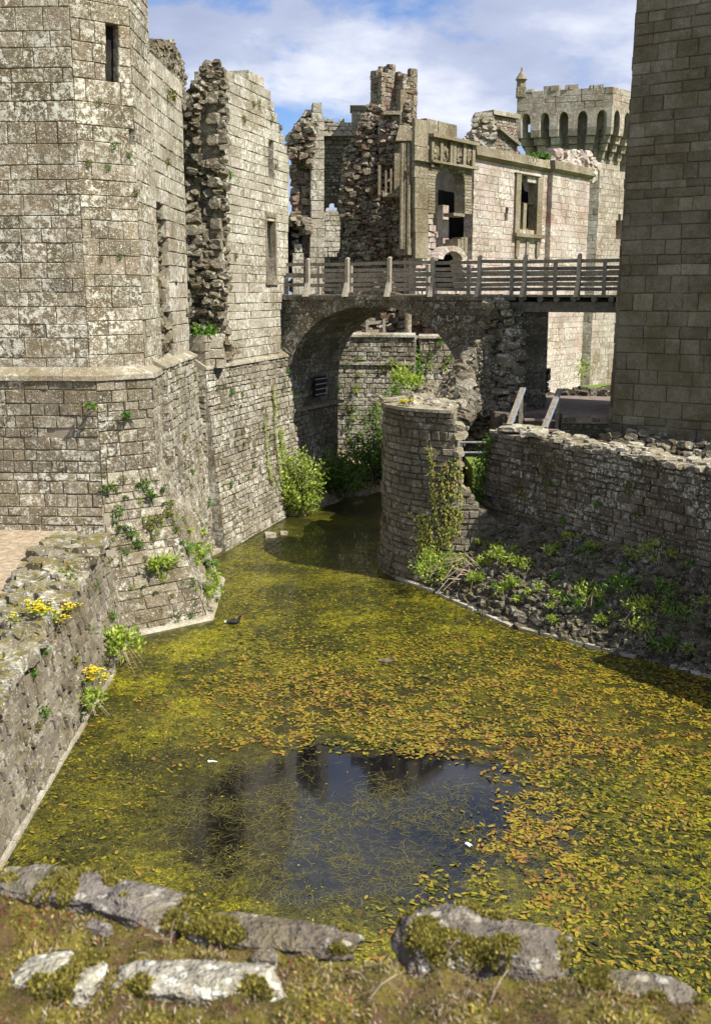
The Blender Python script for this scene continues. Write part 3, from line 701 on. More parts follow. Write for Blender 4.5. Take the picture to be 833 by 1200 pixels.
# ---------------------------------------------------------------- ruined pier at the end of the arch
pi = thing('ruined_pier', 'dark broken stub of the bridge pier with a rubble slope falling to the bastion', 'ruin', (3.6, 27.5, 1.9))
mb = MB()
pb = Vector(PBR.n)
PP = Plane(BX0+PBR.n.x*.12, BY0+PBR.n.y*.12, BX1+PBR.n.x*.12, BY1+PBR.n.y*.12)
pp = PP.poly([(543, 560), (540, 470), (541, 442), (546, 420), (552, 404), (562, 392), (570, 374), (573, 360), (580, 346), (588, 347), (600, 375), (611, 400), (612, 440), (614, 480), (612, 560)])
rubble(mb, PP, [pp], sp=.15, sz=(.10, .30), depth=(-.10, .16), seed=8, hfn=lambda x, z: max(0, (5.6-z)*.10)+.16*mn.noise(Vector((x*1.4, z*1.4, 5))), T=1.4)
PQ = Plane(4.05, 29.2, 5.3, 29.0)
pq = PQ.poly([(588, 356), (622, 356), (633, 368), (625, 378), (637, 388), (630, 400), (640, 412), (632, 425), (641, 440), (637, 470), (588, 480)])
mb.build('near_rubble', [M['curtain'], M['mortar']], pi)
mb = MB(); rubble(mb, PQ, [pq], sp=.15, sz=(.10, .26), depth=(-.06, .08), seed=9, T=1.3)
PS = Plane(4.35, 27.2, 4.45, 29.1); rubble(mb, PS, [[(0, 1.9), (PS.L, 1.9), (PS.L, 6.1), (0, 6.1)]], sp=.16, sz=(.1, .26), depth=(-.06, .06), seed=10, T=.8)
mb.build('far_rubble', [M['dark'], M['mortar']], pi)
# rubble slope from the pier down onto the bastion
mb = MB(); rs = random.Random(5)
def heap(mb, A, B, w, zf, n, size, r, seed=1):
    rq = random.Random(seed)
    for _ in range(n):
        t = rq.random(); q = rq.gauss(0, .45); q = max(-1, min(1, q))
        p = Vector(A).lerp(Vector(B), t); perp = Vector((-(B[1]-A[1]), B[0]-A[0], 0)).normalized()
        z = zf(t)*(1-.35*abs(q))+rq.uniform(-.1, .05); s_ = rq.uniform(*size)
        p = p+perp*(q*w); mb.stone((p.x, p.y, z), (s_*1.2, s_, s_*.65), rq.random())
for lay in range(3):
    for _ in range(560):
        u = rs.uniform(484, 546); t = (u-484)/76; 
        vt = 470-48*t-(14*math.sin(t*9)*.4); v = rs.uniform(vt, 492); Y = 26.2-3.2*((v-vt)/(492-vt+.01))+.5*lay*0
        p = on_y(u, v, Y); s_ = rs.uniform(.10, .32)
        mb.stone(p+Vector((0, .25*lay, -.12*lay)), (s_*1.4, s_*1.1, s_*.6), rs.random())
mb.hexa([Vector((1.5, 23.0, 1.5)), Vector((2.45, 23.2, 1.5)), Vector((2.95, 27, 1.5)), Vector((1.6, 27, 1.5)), Vector((1.7, 23.4, 3.45)), Vector((2.4, 23.6, 3.4)), Vector((2.85, 27, 3.7)), Vector((2.0, 27, 3.7))], .4)
for _ in range(330):
    u = rs.uniform(538, 574); top_ = 425-.9*(u-538); v = rs.uniform(top_, 497-.5*(u-538)); p = on_y(u, v, 26.75+.012*(u-538)); s_ = rs.uniform(.1, .3); mb.stone(p, (s_*1.3, s_*1.2, s_*.65), rs.random())
mb.build('rubble_slope', [M['curtain'], M['mortar']], pi)

# ---------------------------------------------------------------- round bastion
ba = thing('round_bastion', 'low round stone bastion with a pale lip, ivy on its right, standing in the moat', 'bastion', (2.7, 23.6, 0))
BR = 1.98
zt = on_y(500, 484, 21.75).z
Cy = Cyl(2.62, 23.62, BR, lin(1.2, 0, .10))
a0_, a1_ = math.pi*.80*BR, math.pi*1.435*BR; a2_ = math.pi*1.56*BR
mb = MB()
poly = [(a0_, -.3), (a2_+.6, -.3), (a2_+.6, 1.2), (a2_-.1, 1.7), (a1_+.06, 2.4), (a1_+.02, 3.0), (a1_-.05, zt-.3), (a1_-.1, zt), (a0_, zt)]
masonry(mb, Cy, [poly], ch=.155, bw=.34, T=.55, gap=.011, jit=.015, prot=.03, rag=.05, seed=71, hv=.28, curve=.35, tj=.8)
mb.build('wall', [M['bastion'], M['mortar']], ba)
mb = MB(); n = 13
for k in range(n):
    a = a0_+(a1_-.1-a0_)*k/n; b = a0_+(a1_-.1-a0_)*(k+1)/n-.012; e = rnd.uniform(-.01, .015); lift = .0 if k > 5 else .10
    for h_ in range(2):
        p = a+(b-a)*h_/2; q = a+(b-a)*(h_+1)/2
        mb.hexa([Cy.F(p, zt+lift, .07+e), Cy.F(q, zt+lift, .07+e), Cy.F(q, zt+lift, -.5), Cy.F(p, zt+lift, -.5), Cy.F(p, zt+.07+lift, .07+e), Cy.F(q, zt+.07+lift, .07+e), Cy.F(q, zt+.10+lift, -.5), Cy.F(p, zt+.10+lift, -.5)], .6+.4*rnd.random())
mb.build('coping', M['cap'], ba)
mb = MB()
for k in range(90):
    th = a0_/BR+(a1_-a0_)/BR*rnd.random(); r_ = rnd.uniform(.9, 1.75); s_ = rnd.uniform(.1, .28)
    mb.stone((2.62+math.cos(th)*r_, 23.62+math.sin(th)*r_, zt+.02+.12*(1.8-r_)), (s_*1.3, s_, s_*.6))
for k in range(24):      # torn right edge
    zz = 1.8+rnd.random()*(zt-1.9); s_ = rnd.uniform(.12, .26); mb.stone(Cy.F(a1_+rnd.uniform(-.08, .04), zz, rnd.uniform(-.3, -.02)), (s_*1.3, s_, s_*.7), .8)
mb.build('rubble_fill', [M['cap'], M['mortar']], ba)
mb = MB()
mb.hexa([Vector((1.4, 22.6, .2)), Vector((2.3, 22.3, .2)), Vector((2.5, 24.9, .2)), Vector((1.2, 24.6, .2)), Vector((1.4, 22.6, zt-.05)), Vector((2.2, 22.3, zt-.3)), Vector((2.5, 24.9, zt-.05)), Vector((1.2, 24.6, zt-.05))])
mb.build('fill', M['dark'], ba)
# ---------------------------------------------------------------- right curtain wall
cw = thing('curtain_wall', 'long shaded curtain wall with a bright ragged stone top right of the moat', 'wall', (5, 19.5, 0))
PC = Plane(3.07, 22.5, 8.6, 14.1, lin(1.7, 0, 0.0))
def ctop(s): return 3.40+.03*math.sin(s*2.1)
c_l = PC.px(572, 512)[0]
cp = [(-1.3, .4), (PC.L+2.5, .4), (PC.L+2.5, 5.6), (9.6, 5.6), (9.0, 5.1), (8.7, 4.3), (8.5, 3.45)]
cp += [(s_, ctop(s_)) for s_ in (7, 5.5, 4, 3, 2, 1, .2)]+[(c_l, 3.40), (c_l-.12, 2.7), (c_l-.3, 2.2), (c_l-.5, 1.7), (-1.3, 1.3)]
mb = MB(); masonry(mb, PC, [cp, PC.poly([(569, 580), (574, 580), (574, 588), (569, 588)])], ch=.135, bw=.25, T=.75, gap=.010, jit=.02, prot=.03, rag=.03, seed=81, hv=.4)
mb.build('wall_face', [M['curtain'], M['mortar']], cw)
mb = MB()
s_ = c_l
while s_ < 8.6:          # loose rubble top course, sunlit
    for q in range(4):
        w = rnd.uniform(.08, .25); d_ = -.72+.72*rnd.random()
        mb.stone(PC.F(s_+rnd.uniform(-.1, .1), ctop(s_)+rnd.uniform(0, .07)+(.06 if .3 < s_ < 2.4 else 0), d_), (w*1.2, w, w*.45), rnd.random(), ax=(rnd.uniform(0, 3), rnd.uniform(-.12, .12), rnd.uniform(-.12, .12)))
    s_ += rnd.uniform(.09, .16)
mb.build('wall_top', M['cap'], cw)
# sloping rubble foot with earth
KP = [(1.0, 22.35), (1.62, 21.5), (3.12, 18.91), (5.59, 16.73), (8.2, 14.5), (10.5, 12.6)]
mb = MB(); ns, nt_ = 70, 14
def kp_at(t):
    seg = [(Vector((*a, 0)), Vector((*b, 0))) for a, b in zip(KP[1:], KP[2:])]; L = [(b-a).length for a, b in seg]; x = t*sum(L)
    for (a, b), l in zip(seg, L):
        if x <= l: return a.lerp(b, x/l)
        x -= l
    return seg[-1][1]
def slope_pt(t, q):
    k = kp_at(t); w = PC.F(-1.1+t*(PC.L+3.2), 0, .0); p = k.lerp(w, q)
    p.z = -.05+1.6*q**.9+.10*mn.noise(Vector((p.x*2, p.y*2, 1)))*min(1, q*4)+.05*mn.noise(Vector((p.x*7, p.y*7, 3)))
    return p
for i in range(ns+1):
    for j in range(nt_+1): mb.v.append(slope_pt(i/ns, j/nt_))
for i in range(ns):
    for j in range(nt_):
        a = i*(nt_+1)+j; mb.face((a, a+1, a+nt_+2, a+nt_+1)[::-1], .3)
for _ in range(3400):
    t, q = rnd.random()*.95, rnd.random()**.9; p = slope_pt(t, q); w = rnd.uniform(.04, .19)
    mb.stone(p+Vector((0, 0, rnd.uniform(-.02, .05))), (w*1.3, w, w*.7), rnd.random())
mb.build('rubble_foot', [M['footrub'], M['mortar']], cw)
mb = MB(); kerbline(mb, KP, w=.12, z=.06, n=.55, broken=.05, jit=.025)
mb.build('waterline_kerb', M['kerb'], cw)
# ---------------------------------------------------------------- right tower
rt = thing('shaded_tower', 'tall brown ashlar tower wholly in shade at the right edge', 'tower', (8.5, 27, 1.9))
PT = Plane(6.60, 25.5, 6.60+.82*4.2, 25.5-.572*4.2, lambda z: max(0, (14-z))*.009)
mb = MB(); ptl = [(0, 1.6), (PT.L, 1.6), (PT.L, 13.6), (0, 13.6)]
masonry(mb, PT, [ptl], ch=.31, bw=.6, T=.6, gap=.005, jit=.009, prot=.012, seed=91, hv=.42, rag=.022, chf=.02)
PT2 = Plane(6.60, 25.5, 7.6, 28.6, lambda z: max(0, (14-z))*.011, cam=False, flip=True)
masonry(mb, PT2, [[(.0, 1.6), (PT2.L, 1.6), (PT2.L, 13.6), (.0, 13.6)]], ch=.31, bw=.62, T=.6, gap=.008, jit=.009, prot=.012, seed=92)
PT3 = Plane(7.6, 28.6, 11.4, 27.0, cam=False, flip=True)
masonry(mb, PT3, [[(.0, 1.6), (PT3.L, 1.6), (PT3.L, 13.6), (.0, 13.6)]], ch=.31, bw=.62, T=.6, gap=.008, jit=.009, prot=.012, seed=93)
PT4 = Plane(9.88, 23.1, 11.4, 27.0, cam=False)
masonry(mb, PT4, [[(.0, 1.6), (PT4.L, 1.6), (PT4.L, 13.6), (.0, 13.6)]], ch=.31, bw=.62, T=.6, gap=.008, jit=.009, prot=.012, seed=94)
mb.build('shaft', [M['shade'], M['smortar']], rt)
mb = MB(); mb.hexa([Vector((6.7, 25.7, 13)), Vector((9.8, 23.5, 13)), Vector((11.1, 26.9, 13)), Vector((7.7, 28.3, 13)), Vector((6.7, 25.7, 13.4)), Vector((9.8, 23.5, 13.4)), Vector((11.1, 26.9, 13.4)), Vector((7.7, 28.3, 13.4))]); mb.build('roof', M['dark'], rt)
mb = MB()
sl_, zl_ = PT.px(716, 520)
for _ in range(420):      # collapsed plinth rubble
    s_ = rnd.uniform(-.1, 4.2); d_ = rnd.random(); w = rnd.uniform(.1, .3)
    mb.stone(PT.F(s_, 2.0+1.05*(1-d_)+rnd.uniform(-.08, .04), .05+1.4*d_), (w*1.3, w, w*.6))
mb.hexa([PT.F(0, 1.7, 1.5), PT.F(4.2, 1.7, 1.5), PT.F(4.2, 1.7, 0), PT.F(0, 1.7, 0), PT.F(0, 1.95, 1.45), PT.F(4.2, 1.95, 1.45), PT.F(4.2, 2.95, .03), PT.F(0, 2.95, .03)], .3)
mb.build('plinth_rubble', [M['curtain'], M['mortar']], rt)
# ---------------------------------------------------------------- platform, steps, low rubble wall
pf = thing('stone_platform', 'raised worn platform with a rough stone front between the pier and the shaded tower', 'platform', (5.5, 28, 1.9))
PZ = 3.4
PF = Plane(4.2, 25.9, 6.9, 25.6)
mb = MB(); masonry(mb, PF, [[(-.4, 1.7), (PF.L+.3, 1.7), (PF.L+.3, PZ-.03), (1.15, PZ-.03), (1.15, 2.4), (.15, 2.4), (.15, PZ-.03), (-.4, PZ-.03)]], ch=.17, bw=.32, T=.5, gap=.013, jit=.02, prot=.03, seed=95, rag=.02)
mb.build('front_wall', [M['dark'], M['mortar']], pf)
mb = MB(); mb.hexa([Vector((3.7, 26.45, 1.8)), Vector((7.8, 26.1, 1.8)), Vector((9.5, 31.4, 1.8)), Vector((3.2, 31.6, 1.8)), Vector((3.7, 26.45, PZ)), Vector((7.8, 26.1, PZ)), Vector((9.5, 31.4, PZ)), Vector((3.2, 31.6, PZ))])
mb.hexa([PF.F(1.15, PZ-.2, .02), PF.F(PF.L+.3, PZ-.2, .02), PF.F(PF.L+.3, PZ-.2, -.62), PF.F(1.15, PZ-.2, -.62), PF.F(1.15, PZ+.01, .02), PF.F(PF.L+.3, PZ+.01, .02), PF.F(PF.L+.3, PZ+.01, -.62), PF.F(1.15, PZ+.01, -.62)])
mb.build('floor', M['floor'], pf)
lw = MB(); PW = Plane(4.6, 31.3, 10.0, 30.4)
rubble(lw, PW, [PW.poly([(610, 470), (618, 450), (634, 452), (640, 462), (660, 461), (668, 457), (680, 455), (700, 456), (745, 456), (745, 470)])], sp=.13, sz=(.1, .3), depth=(-.12, .05), seed=12, flat=.5, T=.4)
tag(lw.build('low_rubble_wall', [M['dark'], M['mortar']], base=(5.5, 31, PZ)), 'low dark drystone wall at the back of the platform under the timber span', 'wall')
st = thing('timber_steps', 'short flight of timber steps with two leaning blue-edged handrails', 'steps', (4.7, 25.2, 1.9))
for k in range(5):
    mb = MB(); zz = PZ-.02-.24*(k+1)+.12; y_ = 25.95-.22*k
    mb.box((4.83, y_, zz), (.86, .24, .045), rz=-.1); mb.box((4.83, y_+.1, zz-.12), (.86, .03, .2), rz=-.1); mb.build('step', M['floor'], st)
for (ua, va, ub, vb, up_, vp_) in ((612, 456, 596, 499, 610, 500), (655, 457, 637, 502, 652, 503)):
    A = on_y(ua, va, 26.1); B = on_y(ub, vb, 24.7)
    hr = MB(); hr.beam(B, A, .12, .10); o = hr.build('handrail', M['wood'], st)
    e = MB(); e.beam(B+Vector((.075, 0, .02)), A+Vector((.075, 0, .02)), .02, .06); e.build('metal_edge', M['blue'], o)
    for t in (.12, .85):
        q = B.lerp(A, t)+Vector((.02, .03, -.05)); s2 = MB(); s2.beam(Vector((q.x, q.y, 2.0 if t < .5 else PZ-1.1)), q, .1, .1, up=Vector((0, 1, 0))); s2.build('post', M['wood'], st)
# iron rails in the gap beside the bastion, with lawn beyond
ir = thing('iron_barrier', 'two-bar grey metal barrier across the gap between bastion and curtain wall', 'barrier', (3.1, 23.9, 1.9))
for v in (518.5, 530.5):
    A = on_y(536, v, 23.9); B = on_y(577, v, 23.7); mb = MB(); mb.tube([A, B], .028, 8); mb.build('bar', M['iron'], ir)
for u in (537, 577):
    A = on_y(u, 515, 23.8); mb = MB(); mb.tube([Vector((A.x, A.y, 1.9)), A], .03, 8); mb.build('post', M['iron'], ir)
lz = on_y(552, 545, 24.6)
mb = MB(); mb.box((4.2, 24.4, 2.05), (2.8, 1.7, .7)); tag(mb.build('lawn', M['grassg']), 'strip of mown grass seen through the gap', 'lawn', kind='structure')

# ---------------------------------------------------------------- low wall left foreground
nw = thing('low_moat_wall', 'low stone wall with a broad mossy rubble top at the left edge of the water', 'wall', (-4.6, 14, 0))
def nwtop(s): return 1.48+.075*s
PN = Plane(-4.45, 10.2, -4.62, 17.9, lin(1.9, 0, .34))
mb = MB()
masonry(mb, PN, [[(-7, -.3), (PN.L, -.3), (PN.L, nwtop(PN.L)), (-7, nwtop(-5))]], ch=.15, bw=.28, T=.85, gap=.013, jit=.02, prot=.035, seed=101, hv=.35, tb=-.05)
mb.build('wall_face', [M['bastion'], M['mortar']], nw)
mb = MB()
for _ in range(520):
    s_ = rnd.uniform(.5, PN.L); d_ = rnd.random()*.95; w = rnd.uniform(.12, .36)
    mb.stone(PN.F(s_, nwtop(s_)+rnd.uniform(-.03, .06), -d_+.02), (w*1.1, w*.75, w*rnd.uniform(.45, .8)), rnd.random(), ax=(rnd.uniform(0, 3), rnd.uniform(-.2, .2), rnd.uniform(-.2, .2)))
mb.build('wall_top', M['walltop'], nw)
mb = MB(); kerbline(mb, [(PN.F(-6, 0, .02).x, PN.F(-6, 0).y), (PN.F(0, 0, .02).x, PN.F(0, 0).y), (PN.F(6.3, 0, .02).x, PN.F(6.3, 0).y)], w=.06, z=.05, n=.7)
mb.build('waterline_kerb', M['kerb'], nw)

# ---------------------------------------------------------------- back wall of the moat seen through the arch
bw_ = thing('far_moat_wall', 'sunlit far moat wall hung with green weeds, seen through the arch', 'wall', (1, 37, 0))
PK = Plane(-2.6, 35.3, 2.05, 34.7, lin(4.0, 0, .5)); z_k = PK.px(440, 395)[1]
mb = MB(); masonry(mb, PK, [[(0, -.2), (PK.L, -.2), (PK.L, z_k), (0, z_k)]], ch=.16, bw=.28, T=.7, gap=.01, jit=.013, prot=.015, seed=111)
PK2 = Plane(2.2, 35.0, 6.1, 35.0, lin(4.0, 0, .5)); masonry(mb, PK2, [[(0, -.2), (PK2.L, -.2), (PK2.L, z_k-.05), (0, z_k-.05)]], ch=.2, bw=.36, T=.7, gap=.01, jit=.013, prot=.015, seed=112)
mb.build('wall_face', [M['moat'], M['mortar']], bw_)
mb = MB()
for P_, zz in ((PK, z_k), (PK, z_k-.95), (PK2, z_k-.05)):
    n = int(P_.L/.7)
    for k in range(n):
        a, b = P_.L*k/n, P_.L*(k+1)/n-.012
        mb.hexa([P_.F(a, zz, .06), P_.F(b, zz, .06), P_.F(b, zz, -.3), P_.F(a, zz, -.3), P_.F(a, zz+.08, .05), P_.F(b, zz+.08, .05), P_.F(b, zz+.14, -.3), P_.F(a, zz+.14, -.3)], rnd.random())
mb.build('ledge', M['cap'], bw_)
cy = MB(); cy.hexa([Vector((-3.5, 35.7, 1.4)), Vector((6.0, 35.3, 1.4)), Vector((6.0, 44, 1.4)), Vector((-3.5, 44, 1.4)), Vector((-3.5, 35.7, z_k-.05)), Vector((6.0, 35.3, z_k-.05)), Vector((6.0, 44, z_k-.05)), Vector((-3.5, 44, z_k-.05))])
tag(cy.build('courtyard', M['floor']), 'worn courtyard floor behind the far moat wall', 'courtyard', kind='structure')
fr_ = thing('short_timber_rail', 'short pale two-bar timber rail on top of the far moat wall', 'railing', (.3, 35.6, 4.9))
for v in (380, 390): mb = MB(); mb.beam(on_y(417, v, 35.6), on_y(452, v-3, 35.6), .04, .11); mb.build('rail', M['post'], fr_)
for u in (430, 450): mb = MB(); q = on_y(u, 374, 35.55); mb.beam((q.x, q.y, z_k), q, .09, .1, up=Vector((0, 1, 0))); mb.build('post', M['post'], fr_)

# ---------------------------------------------------------------- ruined gatehouse stub left of the hall
gs = thing('ruined_gate_stub', 'slender broken ashlar pier with corbelled arch fragments beyond the left end of the bridge', 'ruin', (-1.4, 34.6, 5))
PG = Plane(-3.0, 34.6, -.6, 34.9)
mb = MB(); masonry(mb, PG, [PG.poly([(363, 345), (364, 250), (364, 140), (368, 133), (367, 124), (371, 120), (377, 122), (377, 134), (380, 140), (380, 345)])], ch=.3, bw=.5, T=.6, gap=.006, jit=.006, prot=.015, seed=121, rag=.015)
masonry(mb, PG, [PG.poly([(326, 345), (326, 255), (336, 258), (338, 300), (338, 345)])], ch=.3, bw=.4, T=.5, gap=.006, jit=.006, prot=.015, seed=122, rag=.015)
masonry(mb, PG, [PG.poly([(343, 345), (343, 298), (346, 288), (353, 286), (356, 300), (356, 345)])], ch=.3, bw=.4, T=.3, gap=.006, jit=.006, prot=.015, seed=123)
mb.build('ashlar_pier', [M['ash'], M['mortar']], gs)
PG2 = Plane(-2.6, 35.1, -.6, 35.4); mb = MB()
rubble(mb, PG2, [PG2.poly([(344, 345), (346, 300), (345, 250), (345, 180), (340, 176), (337, 170), (344, 160), (350, 150), (356, 140), (361, 132), (368, 128), (372, 135), (372, 345)])], sp=.17, sz=(.12, .32), depth=(-.1, .1), seed=13, T=.6)
rubble(mb, PG, [PG.poly([(338, 182), (341, 158), (352, 148), (362, 140), (368, 145), (366, 178), (362, 192), (357, 188), (351, 180), (345, 186)])], sp=.15, sz=(.1, .28), depth=(-.1, .25), seed=14, T=.5)
rubble(mb, PG, [PG.poly([(337, 262), (338, 252), (352, 254), (363, 257), (364, 272), (360, 274), (352, 264), (342, 262)])], sp=.15, sz=(.1, .26), depth=(-.1, .2), seed=15, T=.5)
mb.build('rubble_arch', [M['redrubble'], M['mortar']], gs)
mb = MB(); pv = Plane(-2.6, 35.0, -.6, 35.3)
q = [pv.px(*k) for k in ((337, 320), (337, 262), (356, 268), (361, 280), (352, 292), (345, 300), (344, 320))]
b = [pv.F(a, z, .02) for a, z in q]; mb.quadv(b, .5); mb.quadv([p-pv.n*.1 for p in b][::-1], .5)
for i in range(len(b)): mb.quadv([b[i], b[i]-pv.n*.1, b[(i+1) % len(b)]-pv.n*.1, b[(i+1) % len(b)]], .5)
mb.build('dark_recess', M['void'], gs)  # flat black panel painted as shade among the arch fragments
tl = MB(); PW2 = Plane(-2.5, 34.2, -1.0, 34.4); q0 = PW2.px(343, 325); q1 = PW2.px(353.5, 306)
w_ = q1[0]-q0[0]
tl_p = [(q0[0], q0[1]), (q1[0], q0[1]), (q1[0], q1[1]-.07), (q1[0]-w_*.2, q1[1]), (q1[0]-w_*.42, q1[1]-.07), (q0[0]+w_*.42, q1[1]-.07), (q0[0]+w_*.2, q1[1]), (q0[0], q1[1]-.07)]
h1 = [(q0[0]+w_*.2, q0[1]+.05), (q0[0]+w_*.37, q0[1]+.05), (q0[0]+w_*.37, q1[1]-.2), (q0[0]+w_*.2, q1[1]-.2)]
h2 = [(a+w_*.42, z) for a, z in h1]
masonry(tl, PW2, [tl_p, h1, h2], ch=.08, bw=2, T=.2, gap=0, jit=0, prot=.003, chf=.002, seed=5)
o = tl.build('twin_slot_stone', [M['kerb'], M['kerb']], gs)

# ---------------------------------------------------------------- hall: inner wall, rubble stack, chimneys
hw = thing('hall_inner_wall', 'dim inner hall wall with a pointed arch through which a sunlit wall shows', 'wall', (-.8, 40, 5))
PH = Plane(-2.2, 40.2, 1.2, 40.2)
mb = MB(); hp = PH.poly([(372, 345), (374, 150), (380, 140), (390, 143), (400, 142), (420, 145), (440, 147), (440, 345)])
ap = PH.poly([(379, 300), (378, 252), (381, 243), (387, 237), (391, 238), (396, 244), (399, 252), (399, 292), (394, 300)])
masonry(mb, PH, [hp, ap], ch=.14, bw=.24, T=.9, gap=.010, jit=.018, prot=.03, rag=.03, seed=131, hv=.35)
mb.build('wall_face', [M['rubble'], M['mortar']], hw)
mb = MB(); prev = None
ar = PH.poly([(377, 300), (376.5, 252), (380, 241), (387, 233.5), (392, 233.5), (398, 241), (402, 252), (402, 300)]); ai = PH.poly([(379, 300), (378.5, 252), (381.5, 243.5), (387, 237), (391.5, 237.5), (396, 244), (399, 252), (399, 300)])
for (a, b, c, d) in zip(ar, ar[1:], ai[1:], ai): mb.hexa([PH.F(*d, .08), PH.F(*c, .08), PH.F(*c, -.5), PH.F(*d, -.5), PH.F(*a, .08), PH.F(*b, .08), PH.F(*b, -.5), PH.F(*a, -.5)], .2)
mb.build('arch_surround', M['shade'], hw)
mb = MB(); 
PHP = Plane(-2.2, 40.05, 1.2, 40.05)
masonry(mb, PHP, [PHP.poly([(378, 157), (378, 141), (386, 139), (394, 143), (401, 140), (409, 144), (418, 142), (426, 146), (440, 145), (440, 157)])], ch=.15, bw=.3, T=.7, gap=.01, jit=.02, prot=.03, rag=.03, seed=132)
for k in range(5):
    s0 = PH.px(380, 144)[0]; zz = PH.px(400, 158+k*0)[1]
s0 = PH.px(378, 160)[0]; s1 = PH.px(440, 160)[0]; zz = PH.px(400, 160)[1]; mb.hexa([PH.F(s0, zz, .2), PH.F(s1, zz, .2), PH.F(s1, zz, -.1), PH.F(s0, zz, -.1), PH.F(s0, zz+.12, .16), PH.F(s1, zz+.12, .16), PH.F(s1, zz+.2, -.1), PH.F(s0, zz+.2, -.1)], .5)
mb.build('parapet', [M['ash'], M['mortar']], hw)
fw = MB(); PFW = Plane(-2.2, 47, 0, 47.3); masonry(fw, PFW, [PFW.poly([(374, 330), (374, 250), (381, 246), (399, 247), (404, 251), (404, 330)])], ch=.22, bw=.4, T=.5, gap=.01, jit=.012, prot=.02, rag=.04, seed=133)
tag(fw.build('sunlit_back_wall', [M['ash'], M['mortar']], base=(-1, 47, 5)), 'warm sunlit stone wall framed by the pointed arch', 'wall')
rk = thing('ruined_chimney_stack', 'tall ragged rubble stack of the hall carrying two square chimneys', 'ruin', (.8, 38.3, 5))
PX = Plane(-.6, 38.6, 2.2, 38.0)
mb = MB(); xp = PX.poly([(400, 345), (402, 300), (408, 270), (400, 240), (405, 205), (404, 180), (415, 165), (424, 150), (430, 126), (436, 122), (444, 125), (446, 140), (470, 118), (482, 122), (482, 170), (486, 200), (486, 345)])
xs = PX.poly([(441, 190), (439, 150), (443, 124), (446, 124), (445, 192)])
rubble(mb, PX, [xp, xs], sp=.115, sz=(.06, .24), depth=(-.15, .18), seed=17, hfn=lambda x, z: .4*mn.noise(Vector((x*.9, z*.7, 9))), T=1.0)
PXl = Plane(-3.0, 38.3, 3.1, 38.3); rubble(mb, PXl, [PXl.poly([(395, 402), (395, 340), (540, 340), (540, 402)])], sp=.2, sz=(.14, .36), depth=(-.15, .15), seed=18, T=.6)
mb.build('rubble_core', [M['redrubble'], M['mortar']], rk)
def box_masonry(mb, cx, cy, w, d, z0, z1, rz, ch, bwid, seed, tops=None, **kw):
    c, s = math.cos(rz), math.sin(rz); cs = [(cx+x*c-y*s, cy+x*s+y*c) for x, y in ((-w/2, -d/2), (w/2, -d/2), (w/2, d/2), (-w/2, d/2))]
    for i in range(4):
        A, B = cs[i], cs[(i+1) % 4]; P_ = Plane(*A, *B, cam=False)
        m_ = Vector(((A[0]+B[0])/2-cx, (A[1]+B[1])/2-cy, 0))
        if P_.n.dot(m_) < 0: P_.n = -P_.n
        t0 = tops[i] if tops else z1; t1 = tops[(i+1) % 4] if tops else z1
        masonry(mb, P_, [[(0, z0), (P_.L, z0), (P_.L, t1), (P_.L*.55, t1), (P_.L*.5, t0), (0, t0)]], ch=ch, bw=bwid, T=.18, seed=seed+i, **kw)
for (uc, vt, wd, nm, sd, tops, Y) in ((449, 75, .66, 'chimney', 140, (-.28, 0, .0, -.2), 38.8), (474.5, 80, .66, 'chimney', 150, (-.25, .0, -.1, -.1), 38.8)):
    T_ = on_y(uc, vt, Y); B_ = on_y(uc, 150, Y); mb = MB()
    box_masonry(mb, T_.x, T_.y+.2, wd, wd, B_.z-.6, T_.z, .62, .16, .26, sd, tops=[T_.z+q for q in tops], gap=.008, jit=.012, prot=.02, rag=.02)
    o = mb.build('chimney', [M['redrubble'], M['mortar']], rk)
    e = MB(); e.box((T_.x, T_.y+.2, T_.z-.35), (wd*.7, wd*.7, .1), rz=.62); e.build('flue', M['void'], o)
mb = MB()      # dressed corner shaft, sill ledge and shouldered cap on the stack
T_ = on_y(470, 120, 37.9); B_ = on_y(470, 170, 37.9); mb.box((T_.x, 37.9, (T_.z+B_.z)/2), (.24, .24, T_.z-B_.z+.8), rz=.6)
q = on_y(476, 157, 37.6); mb.hexa([q+Vector((-.38, -.2, -.25)), q+Vector((.3, -.2, -.25)), q+Vector((.3, .4, -.25)), q+Vector((-.38, .4, -.25)), q+Vector((-.25, 0, .3)), q+Vector((.1, 0, .3)), q+Vector((.1, .3, .3)), q+Vector((-.25, .3, .3))], .6)
for (u0_, u1_, v0_, v1_) in ((443, 446, 194, 229), (451, 453, 200, 229), (457, 459, 198, 229), (462, 468, 180, 232)):
    A = on_y(u0_, v0_, 37.55); B = on_y(u1_, v1_, 37.55); mb.box(((A.x+B.x)/2, 37.55, (A.z+B.z)/2), (B.x-A.x, .25, A.z-B.z))
q = on_y(459, 133, 37.9); mb.box(q, (.62, .35, .12), tint=1)
q = on_y(457, 229, 37.6); mb.box(q, (.55, .5, .12), tint=1)
mb.build('dressed_fragments', M['dress'], rk)
mb = MB()
for (u0, u1, v0, v1, Y) in ((421, 434, 127, 146, 39.6),):
    A = on_y(412, 130, 39.6); B = on_y(434, 150, 39.6); box_masonry(mb, (A.x+B.x)/2, 39.8, B.x-A.x, .5, B.z-.3, A.z, 0, .16, .3, 160)
mb.build('small_turret', [M['ash'], M['mortar']], rk)
mb = MB(); A = on_y(412, 124, 39.6); B = on_y(434, 130, 39.6); mb.box(((A.x+B.x)/2, 39.8, (A.z+B.z)/2), (B.x-A.x+.12, .65, A.z-B.z), tint=.4); mb.build('turret_cap', M['dress'], rk)
